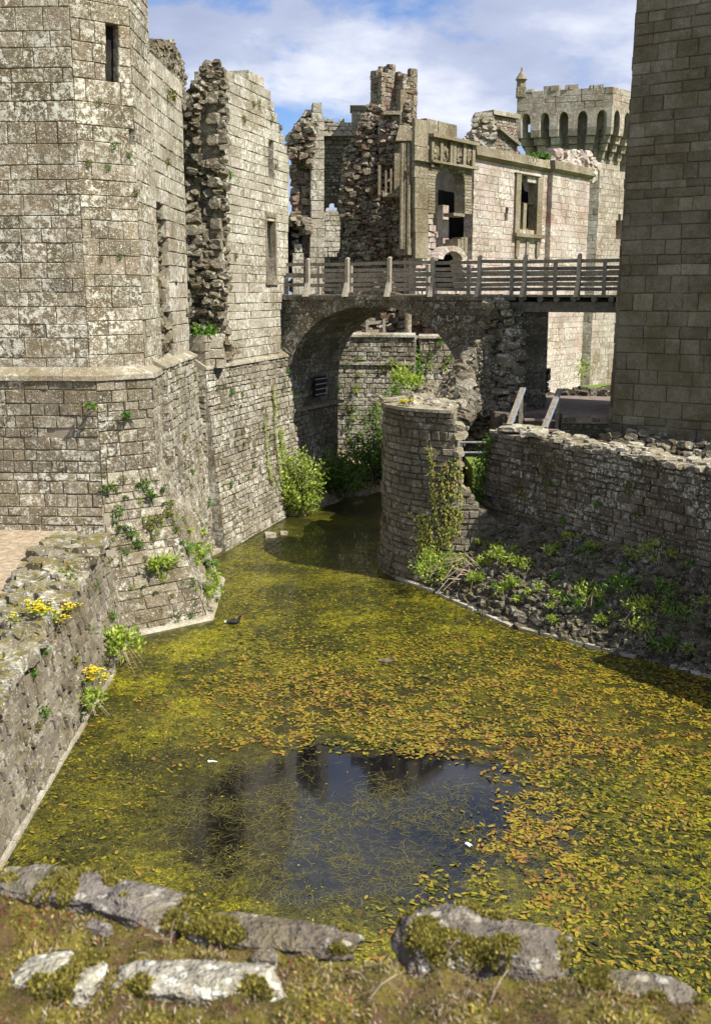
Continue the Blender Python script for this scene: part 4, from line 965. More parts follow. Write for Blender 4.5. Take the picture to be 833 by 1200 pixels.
# ---------------------------------------------------------------- hall facade
fc = thing('hall_facade', 'long pink and buff ruined hall front with a tall mullioned window and moulded cornice', 'building', (6, 41, 2.4))
HX, HY, HDX, HDY = 4.27, 38.0, .629, .777
def hpl(off=0.0, t0=-5, t1=10): return Plane(HX+HDX*t0+HDY*off, HY+HDY*t0-HDX*off, HX+HDX*t1+HDY*off, HY+HDY*t1-HDX*off)
H = hpl()
def hb(P_, mb, u0, v0, u1, v1, d0, d1, tint=.5, zfix=None):
    a, zt_ = P_.px(u0, v0); b, zb_ = P_.px(u1, v1)
    mb.hexa([P_.F(a, zb_, d1), P_.F(b, zb_, d1), P_.F(b, zb_, d0), P_.F(a, zb_, d0), P_.F(a, zt_, d1), P_.F(b, zt_, d1), P_.F(b, zt_, d0), P_.F(a, zt_, d0)], tint)
sl, zc = H.px(557, 186); sr, zc2 = H.px(692, 212)
zc = (zc+zc2)/2
sm = H.px(644.5, 250)[0]
mb = MB()
wn = H.poly([(605, 207), (629, 212), (629, 274), (605, 271)])
w2 = H.poly([(604, 281), (628, 283), (628, 300), (604, 300)])
hl = [H.poly([(u-1.8, v-2), (u+1.8, v-2), (u+1.8, v+2), (u-1.8, v+2)]) for u, v in ((575, 232), (573, 266), (612, 262+60))]
hl.append(H.poly([(590, 249), (594, 243), (597, 251), (594, 255), (590, 254)]))
body_ = [(H.px(553, 300)[0], 1.3), (sm, 1.3), (sm, zc), (H.px(553, 300)[0], zc)]
masonry(mb, H, [body_, wn]+hl, ch=.25, bw=.42, T=.4, gap=.005, jit=.006, prot=.008, seed=171, chf=.008)
H2 = hpl(.22)
sr2 = H2.px(691, 212)[0]
h2h = [H2.poly([(u-2, v-2), (u+2, v-2), (u+2, v+2), (u-2, v+2)]) for u, v in ((657, 393), (656, 430), (667, 279))]
body2 = [(H2.px(645.5, 250)[0], 1.3), (sr2, 1.3), (sr2, zc), (H2.px(645.5, 250)[0], zc)]
masonry(mb, H2, [body2]+h2h, ch=.27, bw=.46, T=.9, gap=.005, jit=.006, prot=.008, seed=172, chf=.008)
mb.build('ashlar_wall', [M['hall'], M['pmortar']], fc)
mb = MB()
for P_, a, b in ((H, H.px(553, 300)[0], sm), (H2, H2.px(645.5, 250)[0], sr2+.1)):
    n = int((b-a)/.7)+1
    for k in range(n):
        s0, s1 = a+(b-a)*k/n, a+(b-a)*(k+1)/n-.008
        mb.hexa([P_.F(s0, zc, .02), P_.F(s1, zc, .02), P_.F(s1, zc, -.5), P_.F(s0, zc, -.5), P_.F(s0, zc+.12, .2), P_.F(s1, zc+.12, .2), P_.F(s1, zc+.12, -.5), P_.F(s0, zc+.12, -.5)], .4)
        e = rnd.uniform(-.03, .05); mb.hexa([P_.F(s0, zc+.12, .12), P_.F(s1, zc+.12, .12), P_.F(s1, zc+.12, -.4), P_.F(s0, zc+.12, -.4), P_.F(s0, zc+.46+e, .06), P_.F(s1, zc+.46+e, .06), P_.F(s1, zc+.46+e, -.4), P_.F(s0, zc+.46+e, -.4)], rnd.random())
mb.build('cornice', M['dress'], fc)
wf = MB()      # tall two-light window
hb(H, wf, 603, 203, 606, 276, -.3, .1); hb(H, wf, 628, 209, 631.5, 279, -.3, .1); hb(H, wf, 602, 202, 632, 208, -.3, .12)
hb(H, wf, 600, 273, 634, 280, -.4, .2)
hb(H, wf, 605.5, 236, 628.5, 239, -.28, -.1); hb(H, wf, 616, 238, 618.5, 274, -.28, -.1)
for (uu, vv) in ((606, 208), (617, 210)):
    hb(H, wf, uu, vv-2, uu+3, vv+5, -.25, -.12); hb(H, wf, uu+7, vv-2, uu+10, vv+5, -.25, -.12)
hb(H, wf, 603, 280, 606, 301, -.1, .08); hb(H, wf, 627, 283, 630, 301, -.1, .08); hb(H, wf, 615.5, 281, 618, 301, -.1, .06)
wo = wf.build('window', M['dress'], fc)
mb = MB(); hb(hpl(-1.2), mb, 596, 195, 640, 330, -.1, 0.0); mb.build('dark_room', M['void'], wo)  # near-black sheet standing in for the shade behind the window
# carved bay on the left
by = MB(); HB = hpl(.25)
masonry(by, HB, [HB.poly([(487, 303), (486, 192), (486, 150), (490, 143), (498, 141), (502, 143), (502, 303)])], ch=.9, bw=1.2, T=.12, gap=.004, jit=.003, prot=.006, seed=181)
masonry(by, HB, [HB.poly([(500, 168), (500, 142), (507, 140), (513, 148), (521, 144), (529, 150), (538, 157), (545, 166), (553, 175), (553, 185)])], ch=.4, bw=.4, T=.4, gap=.006, jit=.01, prot=.02, rag=.02, seed=182)
by_o = by.build('bay_ashlar', [M['dress'], M['mortar']], fc)
cr_ = MB()
hb(HB, cr_, 485, 188, 503, 191, -.1, .14)     # string over the flat pilaster
hb(HB, cr_, 502, 160.5, 556, 168, -.3, .22, .9); hb(HB, cr_, 502, 190, 556, 197, -.3, .18, .9)
hb(HB, cr_, 502, 166, 556, 193, -.3, -.02, .3)
for u in (503, 513.5, 525, 529, 540.5, 551): hb(HB, cr_, u, 166, u+2.6, 196, -.1, .1, .8)
for u in (509.5, 520, 536, 547):              # carved shields in the four panels
    a, z = HB.px(u, 181)
    for k in range(7):
        th = k*.9; cr_.stone(HB.F(a+.11*math.cos(th), z+.16*math.sin(th)*1.2, .03), (.11, .12, .13), .7)
    cr_.stone(HB.F(a, z, .04), (.17, .14, .26), .6)
cr_.build('carved_frieze', M['dress'], fc)
op = MB(); arch_ = [(510, 262), (510, 212), (511.5, 204), (516, 199.5), (527, 197.5), (538, 200), (543, 205), (544.5, 213), (544.5, 262)]
masonry(op, HB, [HB.poly([(502, 250), (502, 192), (553, 194), (553, 252)]), HB.poly(arch_)], ch=.1, bw=.4, T=.45, gap=.004, jit=.003, prot=.005, seed=188)
op.build('bay_jamb', [M['dress'], M['mortar']], fc)
op = MB()
hb(HB, op, 539, 278, 542, 296, -.2, .05); hb(HB, op, 543, 278, 546, 297, -.5, .05); hb(HB, op, 535, 280, 538, 297, -.5, .05)
op.build('bay_lintel', M['dress'], fc)
iv_ = MB(); HI = hpl(-.9)
masonry(iv_, HI, [HI.poly([(497, 305), (497, 205), (513, 205), (513, 305)])], ch=.3, bw=.5, T=.3, gap=.005, jit=.004, prot=.01, seed=183)
iv_.build('bay_inner_wall', [M['hall'], M['mortar']], fc); iv_ = MB()
HJ = hpl(-.35); masonry(iv_, HJ, [HJ.poly([(519, 298), (519, 240), (526, 250), (526, 298)])], ch=.6, bw=1, T=.25, gap=.004, jit=.003, prot=.005, seed=184)
iv_.build('bay_mullion', [M['hall'], M['mortar']], fc); iv_ = MB()
masonry(iv_, hpl(-.1), [hpl(-.1).poly([(500, 300), (500, 243), (506, 247), (507, 262), (512, 275), (510, 290), (514, 300)])], ch=.2, bw=.3, T=.5, gap=.01, jit=.02, prot=.04, rag=.05, seed=185)

iv_.build('broken_jamb', [M['hall'], M['mortar']], fc)
dk = MB(); HK = hpl(-1.6); hb(HK, dk, 506, 175, 600, 350, -.1, 0); dk.build('bay_shade', M['void'], fc)  # black sheet keeps the bay opening dark in place of real shade
fan = MB(); ca, cz = HB.px(528, 306)
for k in range(11):
    th = math.pi*(.08+.84*k/10); r0, r1 = .62, .95
    p = [(ca+r*math.cos(t), cz+r*.55*math.sin(t)) for r in (r0, r1) for t in (th-.12, th+.12)]
    fan.hexa([HB.F(*p[1], .1), HB.F(*p[0], .1), HB.F(*p[0], -.3), HB.F(*p[1], -.3), HB.F(*p[3], .1), HB.F(*p[2], .1), HB.F(*p[2], -.3), HB.F(*p[3], -.3)], rnd.random())
masonry(fan, hpl(.05), [hpl(.05).poly([(487, 345), (487, 302), (556, 305), (556, 345)]), hpl(.05).poly([(508, 336), (508, 306), (520, 303), (540, 304), (545, 336)])], ch=.2, bw=.4, T=.5, gap=.01, jit=.02, prot=.04, seed=186)
fan.build('relieving_arch', [M['hall'], M['mortar']], fc)
cl = MB()      # engaged shafts at the left corner of the bay
for (u, r_) in ((479.5, .085), (474.5, .04), (471, .065)):
    A = on_y(u, 168, 34.95); B = on_y(u, 292, 34.95); cl.tube([(A.x, A.y, B.z), (A.x, A.y, A.z)], r_, 10, .6)
A = on_y(477, 295, 35.2); cl.box(A, (.5, .6, .22), .7); A = on_y(479, 300, 35.5); cl.tube([(A.x, A.y, 4.9), (A.x, A.y, A.z)], .12, 10, .7)
cl.build('corner_shafts', M['dress'], fc)
# rubble wall on the roof line at the right, and the small gable chimney
HR_ = hpl(-.6); mb = MB()
rubble(mb, HR_, [HR_.poly([(644, 212), (646, 182), (652, 176), (658, 176), (668, 178), (678, 179), (690, 183), (697, 192), (697, 215)])], sp=.22, sz=(.16, .4), depth=(-.08, .06), seed=19, T=.5)
mb.build('parapet_rubble', [M['hall'], M['mortar']], fc)
gc = thing('gable_chimney', 'squat rough chimney with a brick-red inner face and sloping roof scar above the hall front', 'chimney', (5.9, 43, 11))
Yg = 43.5
mb = MB(); PGc = Plane(4.6, Yg-.1, 6.2, Yg-.1)
rubble(mb, PGc, [PGc.poly([(542, 185), (544, 166), (550, 160), (556, 154), (558, 138), (577, 137), (577, 190), (542, 190)])], sp=.17, sz=(.12, .3), depth=(-.05, .05), seed=21, T=.9)
mb.build('rubble_face', [M['ash'], M['mortar']], gc)
mb = MB(); PGd = Plane(*on_y(577, 160, Yg-.1).xy, *on_y(606, 160, Yg+1.0).xy); masonry(mb, PGd, [PGd.poly([(577, 192), (577, 137), (605, 137), (606, 170), (612, 185), (620, 195), (620, 200)])], ch=.12, bw=.25, T=.6, gap=.006, jit=.006, prot=.012, seed=191)
mb.build('brick_face', [M['redrubble'], M['mortar']], gc)
mb = MB(); A = PGd.px(582, 150); B = PGd.px(606, 170); mb.beam(PGd.F(A[0], A[1], .08), PGd.F(B[0], B[1], .08), .2, .12, .5); mb.build('roof_scar', M['dress'], gc)
mb = MB()
for P_, ua, ub in ((PGc, 556, 577), (PGd, 576, 607)):
    a = P_.px(ua, 137)[0]; b = P_.px(ub, 137)[0]; n = 4; z_ = P_.px((ua+ub)/2, 137)[1]
    for k in range(n): 
        s0, s1 = a+(b-a)*k/n, a+(b-a)*(k+1)/n; e = rnd.uniform(0, .05)
        mb.hexa([P_.F(s0, z_, .12), P_.F(s1, z_, .12), P_.F(s1, z_, -.9), P_.F(s0, z_, -.9), P_.F(s0, z_+.14+e, .1), P_.F(s1, z_+.14+e, .1), P_.F(s1, z_+.14+e, -.9), P_.F(s0, z_+.14+e, -.9)], .3)
mb.build('cap_course', M['cap'], gc)
# ---------------------------------------------------------------- machicolated tower far right
ft = thing('machicolated_tower', 'distant polygonal tower with an arcaded machicolated parapet and one pinnacle', 'tower', (13, 57, 2))
def fpx(u, v, Y): return on_y(u, v, Y)
Cn = fpx(702.5, 200, 56); Cn = (Cn.x, 56.0)
Lf = (Cn[0]-3.55*.955, Cn[1]+3.55*.297); Rg = (Cn[0]+3.9*.72, Cn[1]+3.9*.69); Bk = (Lf[0]+1.4, Lf[1]+3.5)
fpoly = [(Lf[0]+.75, Lf[1]+3.0), Lf, Cn, Rg, (Rg[0]-1.0, Rg[1]+3.3)]
zb_ = fpx(700, 186, 56).z; zt_ = fpx(690, 106, 56).z
fpoly = fpoly
mb = MB()
for i in range(4):
    W = Tri(fpoly, i, lambda z: 0.0); polys = [[(0, 1.3), (W.L, 1.3), (W.L, zt_-.3), (0, zt_-.3)]]
    if i == 1: polys.append([W.pl.px(*q) for q in ((698.5, 216), (698.5, 196), (701, 195), (701, 216))])
    if i == 2:
        polys.append([W.pl.px(*q) for q in ((726, 201), (726.5, 182), (730, 176), (733, 180), (733, 201))]); polys.append([W.pl.px(*q) for q in ((721, 282), (721.5, 259), (725, 253), (728, 256), (728, 282))])
    masonry(mb, W, polys, ch=.33, bw=.5, T=.5, gap=.006, jit=.006, prot=.01, seed=200+i, chf=.008)
mb.build('shaft', [M['far'], M['pmortar']], ft)
mb = MB(); c_ = sum((Vector((*p, 0)) for p in fpoly), Vector())/5; mb.box((c_.x, c_.y+.3, 9), (1.6, 1.6, 12)); mb.build('interior', M['void'], ft)  # near-black box stands in for shade inside the shaft
OUT = .9
zc0, zc1 = zb_, fpx(690, 150, 55.5).z   # corbels rise from zc0 to zc1
za1 = fpx(690, 128, 55.2).z
cb = MB(); arcm = MB(); pm = MB(); wk = MB()
for i in range(4):
    W = Tri(fpoly, i, lambda z: 0.0)
    wk.hexa([W.F(0, za1+.02, OUT-.1), W.F(W.L, za1+.02, OUT-.1), W.F(W.L, za1+.02, -.18), W.F(0, za1+.02, -.18), W.F(0, za1+.12, OUT-.1), W.F(W.L, za1+.12, OUT-.1), W.F(W.L, za1+.12, -.18), W.F(0, za1+.12, -.18)])
wk.build('wall_walk', M['far'], ft)
zpar = zt_
for i in range(4):
    W = Tri(fpoly, i, lambda z: 0.0); n = {0: 4, 1: 5, 2: 5, 3: 4}[i]
    for k in range(n+1):
        a = W.L*k/n; w = .24
        if k in (0, n): w = .28
        cb = MB()
        for st_ in range(4):      # stepped corbel
            d = OUT*(st_+1)/4; z0 = zc0+(zc1-zc0)*st_/4; z1 = zc0+(zc1-zc0)*(st_+1)/4-.03
            f_ = lambda aa, zz, dd: W.F(aa*(1.0), zz, dd)
            w = .34; s0, s1 = max(0, a-w/2), min(W.L, a+w/2)
            cb.hexa([f_(s0, z0, d-.05), f_(s1, z0, d-.05), f_(s1, z0, -.2), f_(s0, z0, -.2), f_(s0, z1, d), f_(s1, z1, d), f_(s1, z1, -.2), f_(s0, z1, -.2)], rnd.random())
        cb.build('corbel', M['far'], ft)
    # arcade wall between corbels: arch heads cut out of the slab
    for k in range(n):
        a, b = W.L*k/n, W.L*(k+1)/n; m_ = (a+b)/2; hw_ = (b-a)/2-.17
        hole_ = [(m_+hw_*math.cos(math.pi*t/8), za1-.45+.42*math.sin(math.pi*t/8)) for t in range(9)]
        # spandrel pieces left and right and above as polygons
        for sd in (-1, 1):
            side = [(m_+sd*(b-a)/2, zc1-.02), (m_+sd*hw_, zc1-.02)]+([h for h in (hole_[:5] if sd > 0 else hole_[::-1][:5])])+[(m_, za1+.12), (m_+sd*(b-a)/2, za1+.12)]
            if sd < 0: side = side[::-1]
            f = [W.F(x, z, OUT) for x, z in side]; g = [W.F(x, z, OUT-.3) for x, z in side]
            arcm.quadv(f, .5); arcm.quadv(g[::-1], .5)
            for q in range(len(f)): arcm.quadv([f[q], g[q], g[(q+1) % len(f)], f[(q+1) % len(f)]], .5)
    masonry(pm, Tri(fpoly, i, lambda z: OUT), [[(0, za1+.10), (W.L, za1+.10), (W.L, zpar+(0 if i != 1 else 0)), (0, zpar)]], ch=.3, bw=.55, T=.35, gap=.006, jit=.01, prot=.012, seed=210+i, rag=.0)
arcm.build('arcade', M['far'], ft)
Wt = Tri(fpoly, 1, lambda z: OUT)
for (t, w_, h_) in ((.06, .35, .12), (.27, .6, .22), (.50, .5, .22), (.76, .5, .14)):    # stumps of merlons
    masonry(pm, Wt, [[(Wt.L*t, zpar-.05), (Wt.L*t+w_, zpar-.05), (Wt.L*t+w_, zpar+h_*.7), (Wt.L*t+w_*.4, zpar+h_), (Wt.L*t, zpar+h_)]], ch=.2, bw=.4, T=.35, gap=.006, jit=.02, prot=.03, seed=int(t*100))
pm.build('parapet', [M['far'], M['mortar']], ft)
pn = MB(); q = Wt.F(.02, zpar, -.15); pn.box((q.x, q.y, zpar+.0), (.46, .46, .5), tint=.3); pn.box((q.x, q.y, zpar+.40), (.34, .34, .5), rz=.5, tint=.6)
b0 = len(pn.v)
for k in range(8): pn.v.append(Vector((q.x+.33*math.cos(k*math.pi/4), q.y+.33*math.sin(k*math.pi/4), zpar+.62)))
pn.v.append(Vector((q.x, q.y, zpar+1.15)))
for k in range(8): pn.face((b0+k, b0+(k+1) % 8, b0+8), .5)
pn.face(tuple(b0+k for k in range(8))[::-1])
pn.box((q.x, q.y, zpar+1.15), (.08, .08, .15)); pn.build('pinnacle', M['dress'], ft)
# ================================================================ PLANTS
rp = random.Random(99)
def leaf(mb, p, d, L, w, tint, up=None, fold=.15):
    d = d.normalized(); x = d.cross(up if up is not None else Vector((rp.uniform(-1, 1), rp.uniform(-1, 1), rp.uniform(-.2, 1))))
    if x.length < 1e-3: x = Vector((1, 0, 0))
    x.normalize(); n = x.cross(d)
    mb.quadv([p, p+d*(L*.5)+x*w*.5+n*(w*fold), p+d*L, p+d*(L*.5)-x*w*.5+n*(w*fold)], tint)
def rdir(up=.2):
    v = Vector((rp.gauss(0, 1), rp.gauss(0, 1), rp.gauss(0, 1)+up)); return v.normalized()
def clump(mb, c, rad, n, L, w, bias=Vector((0, 0, .3))):
    for _ in range(n):
        d = rdir(0); p = Vector(c)+Vector((d.x*rad[0], d.y*rad[1], d.z*rad[2]))*(rp.random()**.45)
        leaf(mb, p, rdir(0)+bias+d*.5, L*rp.uniform(.6, 1.3), w*rp.uniform(.7, 1.2), rp.random())
def blades(mb, c, n, h, spread, w=.008, out=Vector((0, 0, 0))):
    for _ in range(n):
        d = (Vector((rp.uniform(-1, 1), rp.uniform(-1, 1), 0))*spread+Vector((0, 0, 1))+out).normalized(); L = h*rp.uniform(.5, 1.1); t = rp.random()
        side = d.cross(Vector((0, 0, 1)));  side = side.normalized() if side.length > .01 else Vector((1, 0, 0)); p = Vector(c)+Vector((rp.uniform(-.02, .02), rp.uniform(-.02, .02), 0)); prev = None
        for k in range(4):
            q = p+d*(L*k/3)+Vector((0, 0, -L*.35*(k/3)**2)); ww = w*(1-k/3.3)
            cur = (q-side*ww, q+side*ww)
            if prev: mb.quadv([prev[0], prev[1], cur[1], cur[0]], t)
            prev = cur
def frond(mb, c, d, L, w, droop=.5, n=9):
    d = d.normalized(); side = d.cross(Vector((0, 0, 1))); side = side.normalized() if side.length > .01 else Vector((1, 0, 0)); t = rp.random()
    for k in range(n):
        f = (k+1)/n; q = Vector(c)+d*(L*f)+Vector((0, 0, -L*droop*f*f)); ll = w*math.sin(math.pi*(.12+.8*f))
        for s_ in (-1, 1): leaf(mb, q, side*s_+d*.4+Vector((0, 0, -.2)), ll, L/n*1.1, min(1, t*.7+rp.random()*.3), up=Vector((0, 0, 1)))
# small wall tufts: outward = +X, four shapes, copied everywhere
def proto_tuft(kind):
    mb = MB(); X = Vector((.3, 0, .6))
    if kind == 0: clump(mb, (.03, 0, 0), (.06, .10, .07), 70, .045, .03, X)
    if kind == 1:
        for _ in range(9): frond(mb, (0, 0, 0), Vector((.7, rp.uniform(-1, 1), rp.uniform(.0, 1.1))), rp.uniform(.12, .2), .035, .5)
    if kind == 2: blades(mb, (0, 0, 0), 30, .2, .7, .006, Vector((.7, 0, 0)))
    if kind == 3: clump(mb, (.02, 0, -.03), (.04, .07, .12), 60, .035, .025, Vector((.3, 0, -.2)))
    return mb
protos = []
for k in range(4):
    protos.append(proto_tuft(k))
tuft_mesh = []
for k, m_ in ((0, 'leaf'), (1, 'leaf'), (2, 'lime'), (3, 'mossy'), (0, 'lime'), (1, 'lime'), (0, 'mossy')):
    mb = protos[k]; o = mb.build('wall_tuft', M[m_]); tuft_mesh.append(o)
first_use = [True]*len(tuft_mesh)
def put_tuft(k, p, ang, sc, label, group, name='wall_tuft', cat='plant'):
    if first_use[k]: o = tuft_mesh[k]; first_use[k] = False
    else: o = tuft_mesh[k].copy(); COL.objects.link(o)
    o.name = name; o.location = p; o.rotation_euler = (rp.uniform(-.3, .3), 0, ang); o.scale = (sc, sc, sc*rp.uniform(.8, 1.2)); tag(o, label, cat, group); return o
def tufts_on(W, pts, label, group, kinds, sc, d=.0):
    for (a, z) in pts:
        p = W.F(a, z, d); q = W.F(a, z, d+.1)-p; put_tuft(rp.choice(kinds), p, math.atan2(q.y, q.x), rp.uniform(*sc), label, group)
WA, WB_ = Tri(low, 1, bat), Tri(low, 2, bat)
class TP:   # pixel lookup on a battered tower face
    def __init__(s, A, B, b): s.pl = Plane(*A, *B, batter=b)
tp = Plane(*low[1], *low[2], batter=bat)
def tower_pts(lst): return [tp.px(u, v) for u, v in lst]
tufts_on(WA, tower_pts([(176, 632+k) for k in ()]+[(150, 491), (122, 548+8), (143, 561), (140, 598), (166, 568), (176, 582), (170, 617), (178, 609), (147, 617), (153, 623), (131, 634), (161, 636), (188, 600), (194, 622)]), 'small green tuft in the joints of the polygonal tower, below its string course', 'tufts on the tower face', (0, 1, 6), (.8, 1.4))
lst = []
for _ in range(84):
    v = rp.uniform(560, 735); f = (v-545)/190; u = rp.uniform(132+f*10, 183+f*58); lst.append(tp.px(u, v))
tufts_on(WA, lst, 'small fern or moss tuft rooted in the sloping stone foot of the polygonal tower', 'tufts on the sloping tower foot', (0, 1, 3, 4, 6), (.4, .95))
tq = Plane(*low[2], *low[3], batter=bat); lst = []
for _ in range(22):
    z = rp.uniform(.1, 1.6); lst.append((rp.uniform(.1, WB_.L), z))
tufts_on(WB_, lst, 'leafy tuft growing on the steep right-hand side of the tower foot beside the water', 'leafy tufts on the side of the tower foot', (1, 2, 4, 5), (1.0, 2.0))
tufts_on(Tri(upp, 1, lambda z: 0.0), [Plane(*upp[1], *upp[2]).px(u, v) for u, v in ((104, 190), (116, 119), (132, 171), (150, 182), (158, 226), (126, 196), (140, 300), (118, 303))], 'tiny green tuft high on the polygonal tower above its string course', 'tufts high on the tower', (0, 6), (.6, .9))
lst = [(rp.uniform(.2, P3l.L-.2), rp.uniform(.5, z_l-.1)) for _ in range(52)]
tufts_on(P3l, lst, 'small green tuft in the joints of the long battered moat wall below its ledge', 'tufts on the long battered moat wall', (0, 3, 6, 0, 1), (.5, 1.1))
lst = [(rp.uniform(.9, P2l.L-.1), rp.uniform(.9, 4.6)) for _ in range(22)]
tufts_on(P2l, lst, 'small green tuft on the narrow lichened wall foot between tower and long moat wall', 'tufts on the narrow wall foot', (0, 3, 6), (.5, 1.0))
lst = [P3.px(u, v) for u, v in ((285, 140), (303, 120), (268, 205), (322, 195), (327, 150), (275, 300), (296, 122), (318, 138))]
tufts_on(P3, lst, 'tiny green tuft high on the bright sunlit range wall', 'tufts on the sunlit range wall', (0, 6, 3), (.7, 1.2))
lst = [P2.px(u, v) for u, v in ((196, 108), (200, 112), (203, 118), (195, 190), (185, 330))]
tufts_on(P2, lst, 'dark green tuft on the wall beside the full-height window breach', 'tufts on the breached wall', (3, 6), (.9, 1.6))
lst = [PK.px(rp.uniform(392, 470), rp.uniform(410, 520)) for _ in range(24)]
tufts_on(PK, lst, 'green weed tuft on the sunlit far moat wall seen through the arch', 'tufts on the far moat wall', (0, 3, 4, 6), (.9, 1.8))
lst = [PK2.px(u, v) for u, v in ((495, 420), (503, 428), (505, 415), (515, 400), (520, 430), (500, 450), (525, 420), (490, 440))]
tufts_on(PK2, lst, 'green weed tuft on the shaded right part of the far moat wall', 'tufts on the right of the far moat wall', (0, 4), (1., 1.8))
lst = [PC.px(u, v) for u, v in ((617, 578), (645, 568), (737, 568), (639, 545), (700, 590), (641, 620), (608, 570), (590, 640), (660, 610), (745, 600))]
tufts_on(PC, lst, 'dark tuft growing from the shaded face of the long curtain wall', 'tufts on the curtain wall face', (0, 3), (.9, 1.6))
lst = [(rp.uniform(1.0, PN.L-.2), rp.uniform(.3, 1.8)) for _ in range(20)]
tufts_on(PN, lst, 'small mossy tuft on the face of the low wall at the left edge', 'tufts on the low left wall', (0, 3, 6), (.5, 1.1))
# plants on the slope under the curtain wall
def leafy(name, label, p, r, n, L, w, mat='lime', cat='plant', group=None, stems=6, flowers=0, dead=0, squash=.8):
    t = thing(name, label, cat, tuple(p), group); mb = MB()
    nb = max(3, n//28); tips = []
    for k in range(nb):
        d = rdir(.8); d.z = abs(d.z)*.9; tips.append(Vector(p)+Vector((d.x*r, d.y*r, d.z*r*squash))*rp.uniform(.45, 1))
    for q in tips:
        for _ in range(n//nb): leaf(mb, q+Vector((rp.gauss(0, r*.17), rp.gauss(0, r*.17), rp.gauss(0, r*.15))), rdir(.5)+(q-Vector(p))*.8/r, L*rp.uniform(.6, 1.3), w*rp.uniform(.7, 1.3), rp.random())
    mb.build('foliage', M[mat], t); mb = MB()
    for q in tips[:stems]: mb.tube([Vector(p), Vector(p).lerp(q, .5)+Vector((0, 0, .05*r)), q], [.008, .006, .003], 4, rp.random())
    mb.build('stem', M['dry'], t)
    if flowers:
        mb = MB()
        for _ in range(flowers):
            q = rp.choice(tips)+Vector((rp.gauss(0, r*.2), rp.gauss(0, r*.2), rp.uniform(0, r*.3)))
            for k in range(4): a = k*1.57+rp.random(); leaf(mb, q, Vector((math.cos(a), math.sin(a), .3)), .028, .024, rp.random(), up=Vector((0, 0, 1)))
        tag(mb.build('blossom', M['yellow'], t), kind='stuff')
    if dead:
        mb = MB()
        for _ in range(dead):
            d = Vector((rp.uniform(-1, 1), rp.uniform(-1, .3), rp.uniform(-.5, .5))); q = Vector(p)+d*r*rp.uniform(.8, 1.5)
            mb.tube([Vector(p), Vector(p).lerp(q, .5)+Vector((0, 0, .25*r)), q-Vector((0, 0, .25*r))], [.007, .006, .003], 4, rp.random())
        mb.build('dead_stem', M['dry'], t)
    return t
def slope_px(u, v):   # nearest point of the slope to a pixel
    best = None
    for i in range(60):
        for j in range(11):
            q = slope_pt(i/59, j/10*.98); z = q.z-EYE; dy = q.y*math.cos(TH)-z*math.sin(TH); dz = q.y*math.sin(TH)+z*math.cos(TH)
            e = (CX+FPX*q.x/dy-u)**2+(CY-FPX*dz/dy-v)**2
            if best is None or e < best[0]: best = (e, q)
    return best[1]
for (u, v, r, n) in ((565, 675, .24, 150), (580, 660, .24, 150), (597, 662, .22, 140), (597, 690, .2, 90), (612, 672, .18, 80), (560, 690, .25, 160), (585, 702, .2, 90), (627, 700, .18, 80), (603, 704, .15, 60), (640, 650, .25, 80), (672, 640, .2, 60), (683, 660, .3, 90), (690, 700, .3, 170), (676, 712, .3, 150), (735, 702, .34, 190), (748, 722, .34, 190), (755, 745, .3, 130), (778, 700, .3, 120), (740, 660, .3, 80), (770, 650, .3, 110), (652, 705, .18, 60), (655, 735, .15, 50), (700, 735, .2, 70), (800, 740, .4, 150), (790, 770, .3, 120), (637, 722, .16, 60), (535, 672, .26, 120)):
    p = slope_px(u, v)
    leafy('slope_weed', 'leafy yellow-green weed on the dark rubble slope below the curtain wall', p+Vector((0, 0, .12)), r*1.08, int(n*1.7), .09, .03, 'lime' if rp.random() < .8 else 'leaf', group='weeds on the rubble slope', stems=3, dead=rp.choice((0, 3, 6)))
for k in range(14):
    t, q = rp.uniform(0, .8), rp.random(); p = slope_pt(t, q); put_tuft(rp.choice((2, 5, 1, 0)), p, rp.uniform(2.5, 5), rp.uniform(.9, 1.7), 'low grassy tuft among the dark rubble below the curtain wall', 'tufts on the rubble slope')
for k in range(34):
    t = rp.uniform(.02, .75); q = rp.uniform(.1, .95); p = slope_pt(t, q)
    leafy('slope_weed', 'leafy yellow-green weed on the dark rubble slope below the curtain wall', p+Vector((0, 0, .05)), rp.uniform(.12, .25), int(rp.uniform(70, 170)), rp.uniform(.05, .1), rp.uniform(.018, .03), rp.choice(('lime', 'leaf', 'lime')), group='weeds on the rubble slope', stems=4, dead=rp.choice((0, 4, 8)))
# dead branches below the bastion, at the left of the slope
ds = MB(); p0 = slope_px(548, 690)
for _ in range(24):
    a = rp.uniform(2.4, 4.6); L = rp.uniform(.4, .95); d = Vector((math.cos(a), math.sin(a)*.8, rp.uniform(-.25, .6)))
    b = p0+Vector((rp.uniform(-.2, .4), rp.uniform(0, .3), rp.uniform(.1, .4)))
    ds.tube([b, b+d*L*.5+Vector((0, 0, .12)), b+d*L-Vector((0, 0, .12))], [.012, .009, .004], 5, rp.random())
tag(ds.build('dead_branches', M['dry'], base=p0), 'tangle of bleached dead branches where the slope meets the bastion', 'branches')
leafy('elder_shrub', 'yellow-green shrub at the foot of the bastion above the water', on_z(507, 668, .45)+Vector((-.05, -.32, 0)), .5, 700, .085, .04, 'lime', 'shrub', stems=14, squash=1.1)
